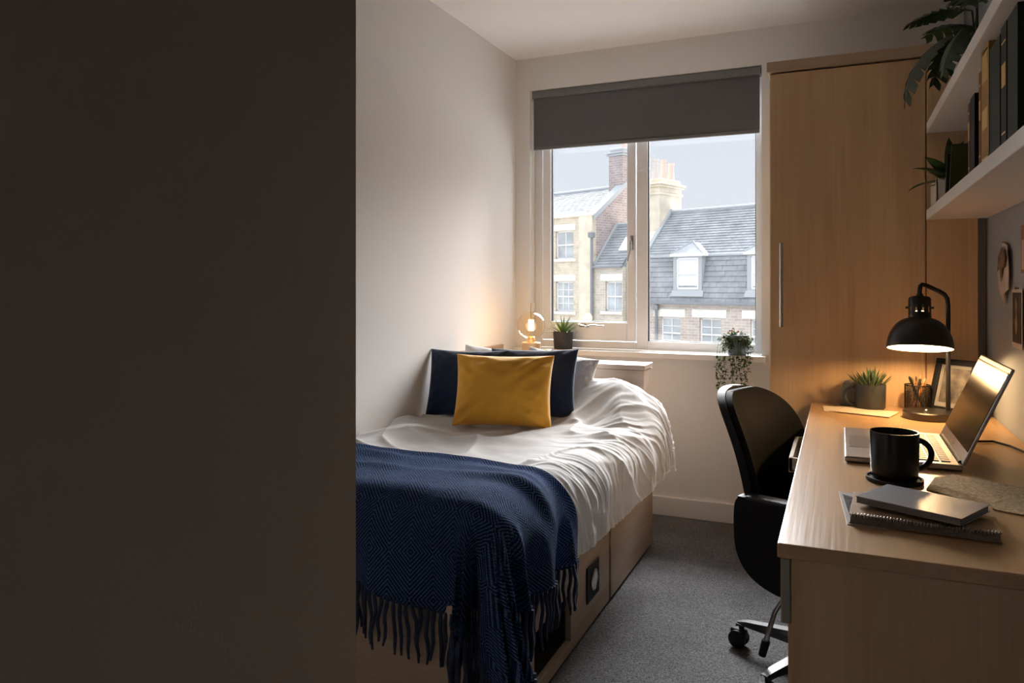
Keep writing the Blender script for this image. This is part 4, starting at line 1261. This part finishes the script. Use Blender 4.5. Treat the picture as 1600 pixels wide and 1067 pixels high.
# --- house on the right: mansard with dormers
hR = house('terraced_house', 'brick terraced house with grey mansard roof and dormers on the right')
ul, ur = -.05, 13.0
wins = [(1.19, 2.29, -1.75, -.28), (3.30, 4.41, -1.75, -.26), (5.80, 6.9, -1.75, -.25), (8.2, 9.3, -1.75, -.25), (10.6, 11.7, -1.75, -.25)]
b = holes(B(), 'y', 0.0, .3, ul, ur, HZ, .36, [(a, c, d, e) for a, c, d, e in wins])
hp('facade', b, M_bk_brown, hR)
hp('back_wall', B().box((ul, 6.0, HZ), (ur, 6.2, 2.6)), M_bk_brown, hR)
hp('inner_wall', B().box((ul, .5, HZ), (ur, .52, .3)), M_dark, hR)
for k, (a, c, d, e) in enumerate(wins):
    hwin(hR, a, c, d, e, .12, 4, 2)
    hp('lintel', B().box((a-.38, -.03, e+.03), (c+.26, .12, e+.40), .01), M_stone, hR)
    hp('sill', B().box((a-.15, -.08, d-.14), (c+.15, .12, d)), M_stone, hR)
hp('gutter', B().box((ul-.1, -.22, .34), (ur, .06, .47), .03), M_pipe, hR)
mz0, mz1, rz = .42, 2.62, 4.98
roofslab(hR, ul, ur, [(0, mz0), (.5, mz1), (2.8, rz), (5.6, mz1), (6.1, mz0)], M_slate_)
slates(hR, ul, ur, -.02, mz0, .49, mz1, .245, .36, M_slate_, seed=1)
slates(hR, ul, ur, .46, mz1+.02, 2.79, rz+.01, .175, .30, M_slate_, seed=2)
hp('flashing', B().box((ul, .40, mz1-.05), (ur, .56, mz1+.05), .02), M_lead, hR)
hp('ridge', B().tube([(ul, 2.8, rz+.03), (ur, 2.8, rz+.03)], .10, 8), M_lead, hR)
# raking verge
b = B().prism([(ul-.14, .35, mz1-.15), (ul-.14, .45, mz1+.12), (ul-.14, 2.75, rz+.18), (ul-.14, 2.9, rz)], (.22, 0, 0)); hp('verge', b, M_lead, hR)
for u0 in (1.86, 5.62, 9.4):
    u1 = u0+1.52; zb, zt = 1.0, 2.58
    b = B(); b.box((u0, .06, zb), (u0+.18, 1.1, zt)); b.box((u1-.18, .06, zb), (u1, 1.1, zt)); b.box((u0+.18, .06, zb), (u1-.18, .9, zb+.06)); b.box((u0+.18, .06, zt-.06), (u1-.18, .9, zt))
    dm = hp('dormer', b, M_lead, hR)
    b = B().box((u0-.12, -.06, zt), (u1+.14, 1.2, zt+.12), .02); hb_(b, hR); part('dormer_eave', b, M_sash, dm, local=True)
    um = (u0+u1)/2
    b = B(); V = [(u0-.10, -.04, zt+.12), (u1+.12, -.04, zt+.12), (u1+.12, 1.3, zt+.12), (u0-.10, 1.3, zt+.12), (um, .55, zt+.72), (um, 1.5, zt+.72)]
    vs = [b.bm.verts.new(p) for p in V]
    for q in ((0, 1, 4), (1, 2, 5, 4), (3, 0, 4, 5), (2, 3, 5), (3, 2, 1, 0)): b._face([vs[i] for i in q])
    hb_(b, hR); part('dormer_roof', b, M_slate2, dm, local=True)
    b = B()
    for p in ((u0-.10, -.04, zt+.12), (u1+.12, -.04, zt+.12)): b.tube([p, (um, .55, zt+.74)], .035, 6)
    b.tube([(um, .55, zt+.74), (um, 1.5, zt+.74)], .04, 6); hb_(b, hR); part('dormer_hip', b, M_lead, dm, local=True)
    b = B().prism([(u0-.12, -.05, zb-.28), (u1+.12, -.05, zb-.28), (u1+.06, .06, zb), (u0-.06, .06, zb)], (0, .05, 0)); hb_(b, hR); part('apron', b, M_lead, dm, local=True)
    hwin(hR, u0+.18, u1-.18, zb+.06, zt-.06, .08, 2, 1, True)
b = B().tube([(1.02, -.12, HZ), (1.02, -.12, .42)], .07, 8); b.box((.90, -.22, .05), (1.14, -.02, .30), .03); hp('drainpipe', b, M_pipe, hR)

# yellow chimney on the party wall
hp('party_wall', B().prism([(-1.05, .32, HZ), (-1.05, .32, 2.45), (-1.05, 2.8, 5.05), (-1.05, 5.6, 2.4), (-1.05, 5.6, HZ)], (.90, 0, 0)), M_ashlar, hR)
chy = hp('chimney', B().box((-1.0, 1.80, 2.4), (-.10, 3.80, 6.25), .02), M_ashlar, hR, label='yellow stone chimney stack with three pots')
hp('band', B().box((-1.06, 1.74, 5.86), (-.04, 3.86, 5.98), .02), M_ashlar, chy)
hp('cap', B().box((-1.10, 1.68, 6.25), (.02, 3.92, 6.36), .03).box((-1.17, 1.60, 6.36), (.09, 4.0, 6.46), .03).box((-1.0, 1.85, 6.46), (-.1, 3.75, 6.70), .05), M_ashlar, chy)
for k, (d, h, mm) in enumerate(((2.1, 1.02, M_buff), (2.8, 1.05, M_terr), (3.5, .95, M_terr))):
    hp('chimney_pot', B().lathe([(.21, 6.66), (.19, 6.75), (.15, 6.7+h*.85), (.175, 6.7+h*.88), (.17, 6.7+h), (.10, 6.7+h), (.09, 6.75)], (-.55, d, 0), 16), mm, chy, True)

# --- lower house in the middle
hM = house('terraced_house', 'low cream brick house between the two taller houses')
wins = [(-2.14, -1.09, -.08, 1.43)]
b = holes(B(), 'y', .0, .3, -2.97, -1.05, HZ, 2.16, wins); hp('facade', b, M_bk_tan, hM)
hp('inner_wall', B().box((-2.97, .5, HZ), (-1.05, .52, 2.1)), M_dark, hM)
hwin(hM, *wins[0], .12, 2, 2)
hp('lintel', B().box((-2.45, -.03, 1.47), (-.9 if False else -1.06, .12, 1.82), .01), M_stone, hM)
hp('sill', B().box((-2.4, -.1, -.22), (-1.06, .12, -.08)), M_stone, hM)
hp('gutter', B().box((-2.97, -.18, 2.12), (-1.05, .05, 2.22), .03), M_pipe, hM)
roofslab(hM, -2.97, -1.05, [(0, 2.16), (2.0, 4.45), (4.0, 2.16)], M_slate_)
slates(hM, -2.97, -1.05, -.05, 2.18, 1.98, 4.46, .18, .30, M_slate_, seed=3)
hp('ridge', B().tube([(-2.97, 2.0, 4.48), (-1.05, 2.0, 4.48)], .09, 8), M_lead, hM)
b = B().prism([(-2.96, .0, 2.2), (-2.96, .02, 2.34), (-2.96, 1.95, 4.62), (-2.96, 2.0, 4.45)], (.14, 0, 0)); hp('flashing', b, M_lead, hM)
b = B().box((-1.62, .98, 3.10), (-1.1, 1.02, 3.14)); q = B()
sk = hp('skylight', B().prism([(-1.75, .62, 2.99), (-1.1, .62, 2.99), (-1.1, 1.25, 3.70), (-1.75, 1.25, 3.70)], (0, -.06, .05)), M_sash, hM); b.bm.free(); q.bm.free()

# --- tall house on the left
hL = house('terraced_house', 'tall cream brick house with slate roof on the left')
wins = [(-5.56, -4.28, 2.66, 4.15), (-5.56, -4.28, -.16, 1.44), (-8.6, -7.3, 2.66, 4.15), (-8.6, -7.3, -.16, 1.44)]
b = holes(B(), 'y', .0, .3, -16, -2.98, HZ, 4.86, wins); hp('facade', b, M_bk_cream, hL)
hp('inner_wall', B().box((-16, .5, HZ), (-3.4, .52, 4.8)), M_dark, hL)
for k, wq in enumerate(wins):
    hwin(hL, *wq, .12, 2 if k % 2 == 0 else 4, 2 if k % 2 == 0 else 3)
    hp('lintel', B().box((wq[0]-.25, -.03, wq[3]+.03), (wq[1]+.16, .12, wq[3]+.36), .01), M_stone, hL)
    hp('sill', B().box((wq[0]-.2, -.09, wq[2]-.14), (wq[1]+.2, .12, wq[2])), M_stone, hL)
hp('pilaster', B().box((-3.86, -.07, HZ), (-2.97, .0, 5.0), .02), M_ashlar, hL)
hp('parapet', B().box((-16, -.10, 4.86), (-2.94, .25, 5.02), .03), M_stone, hL)
# gable wall on the right side
b = B().prism([(-3.35, .3, HZ), (-3.35, .3, 4.75), (-3.35, 3.1, 6.85), (-3.35, 5.9, 4.75), (-3.35, 5.9, HZ)], (.38, 0, 0)); hp('gable_wall', b, M_bk_red, hL)
b = B().prism([(-3.42, .05, 4.62), (-3.42, .05, 4.92), (-3.42, 3.1, 7.08), (-3.42, 3.1, 6.8)], (.52, 0, 0)); hp('coping', b, M_lead, hL)
roofslab(hL, -16, -3.4, [(.1, 4.86), (3.1, 6.62), (6.1, 4.86)], M_slate2)
slates(hL, -11, -3.42, .08, 4.9, 3.1, 6.63, .17, .30, M_slate2, seed=4)
hp('ridge', B().tube([(-16, 3.1, 6.68), (-3.4, 3.1, 6.68)], .11, 8), M_lead, hL)
b = B().tube([(-2.93, -.14, HZ), (-2.93, -.14, 3.75)], .075, 8); b.box((-3.10, -.26, 3.7), (-2.76, -.02, 3.98), .04); hp('drainpipe', b, M_pipe, hL)
chr2 = hp('chimney', B().box((-3.92, 2.55, 6.0), (-2.98, 3.75, 8.30), .02), M_bk_red, hL, label='tall brick chimney stack')
hp('cap', B().box((-4.02, 2.45, 8.30), (-2.88, 3.85, 8.42), .03).box((-4.08, 2.38, 8.42), (-2.82, 3.92, 8.50), .03).box((-3.9, 2.6, 8.5), (-3.0, 3.7, 8.74), .05), M_lead, chr2)
hp('chimney_pot', B().lathe([(.21, 8.7), (.18, 8.8), (.16, 9.5), (.19, 9.55), (.18, 9.65), (.1, 9.65)], (-3.3, 3.1, 0), 16), M_terr, chr2, True)
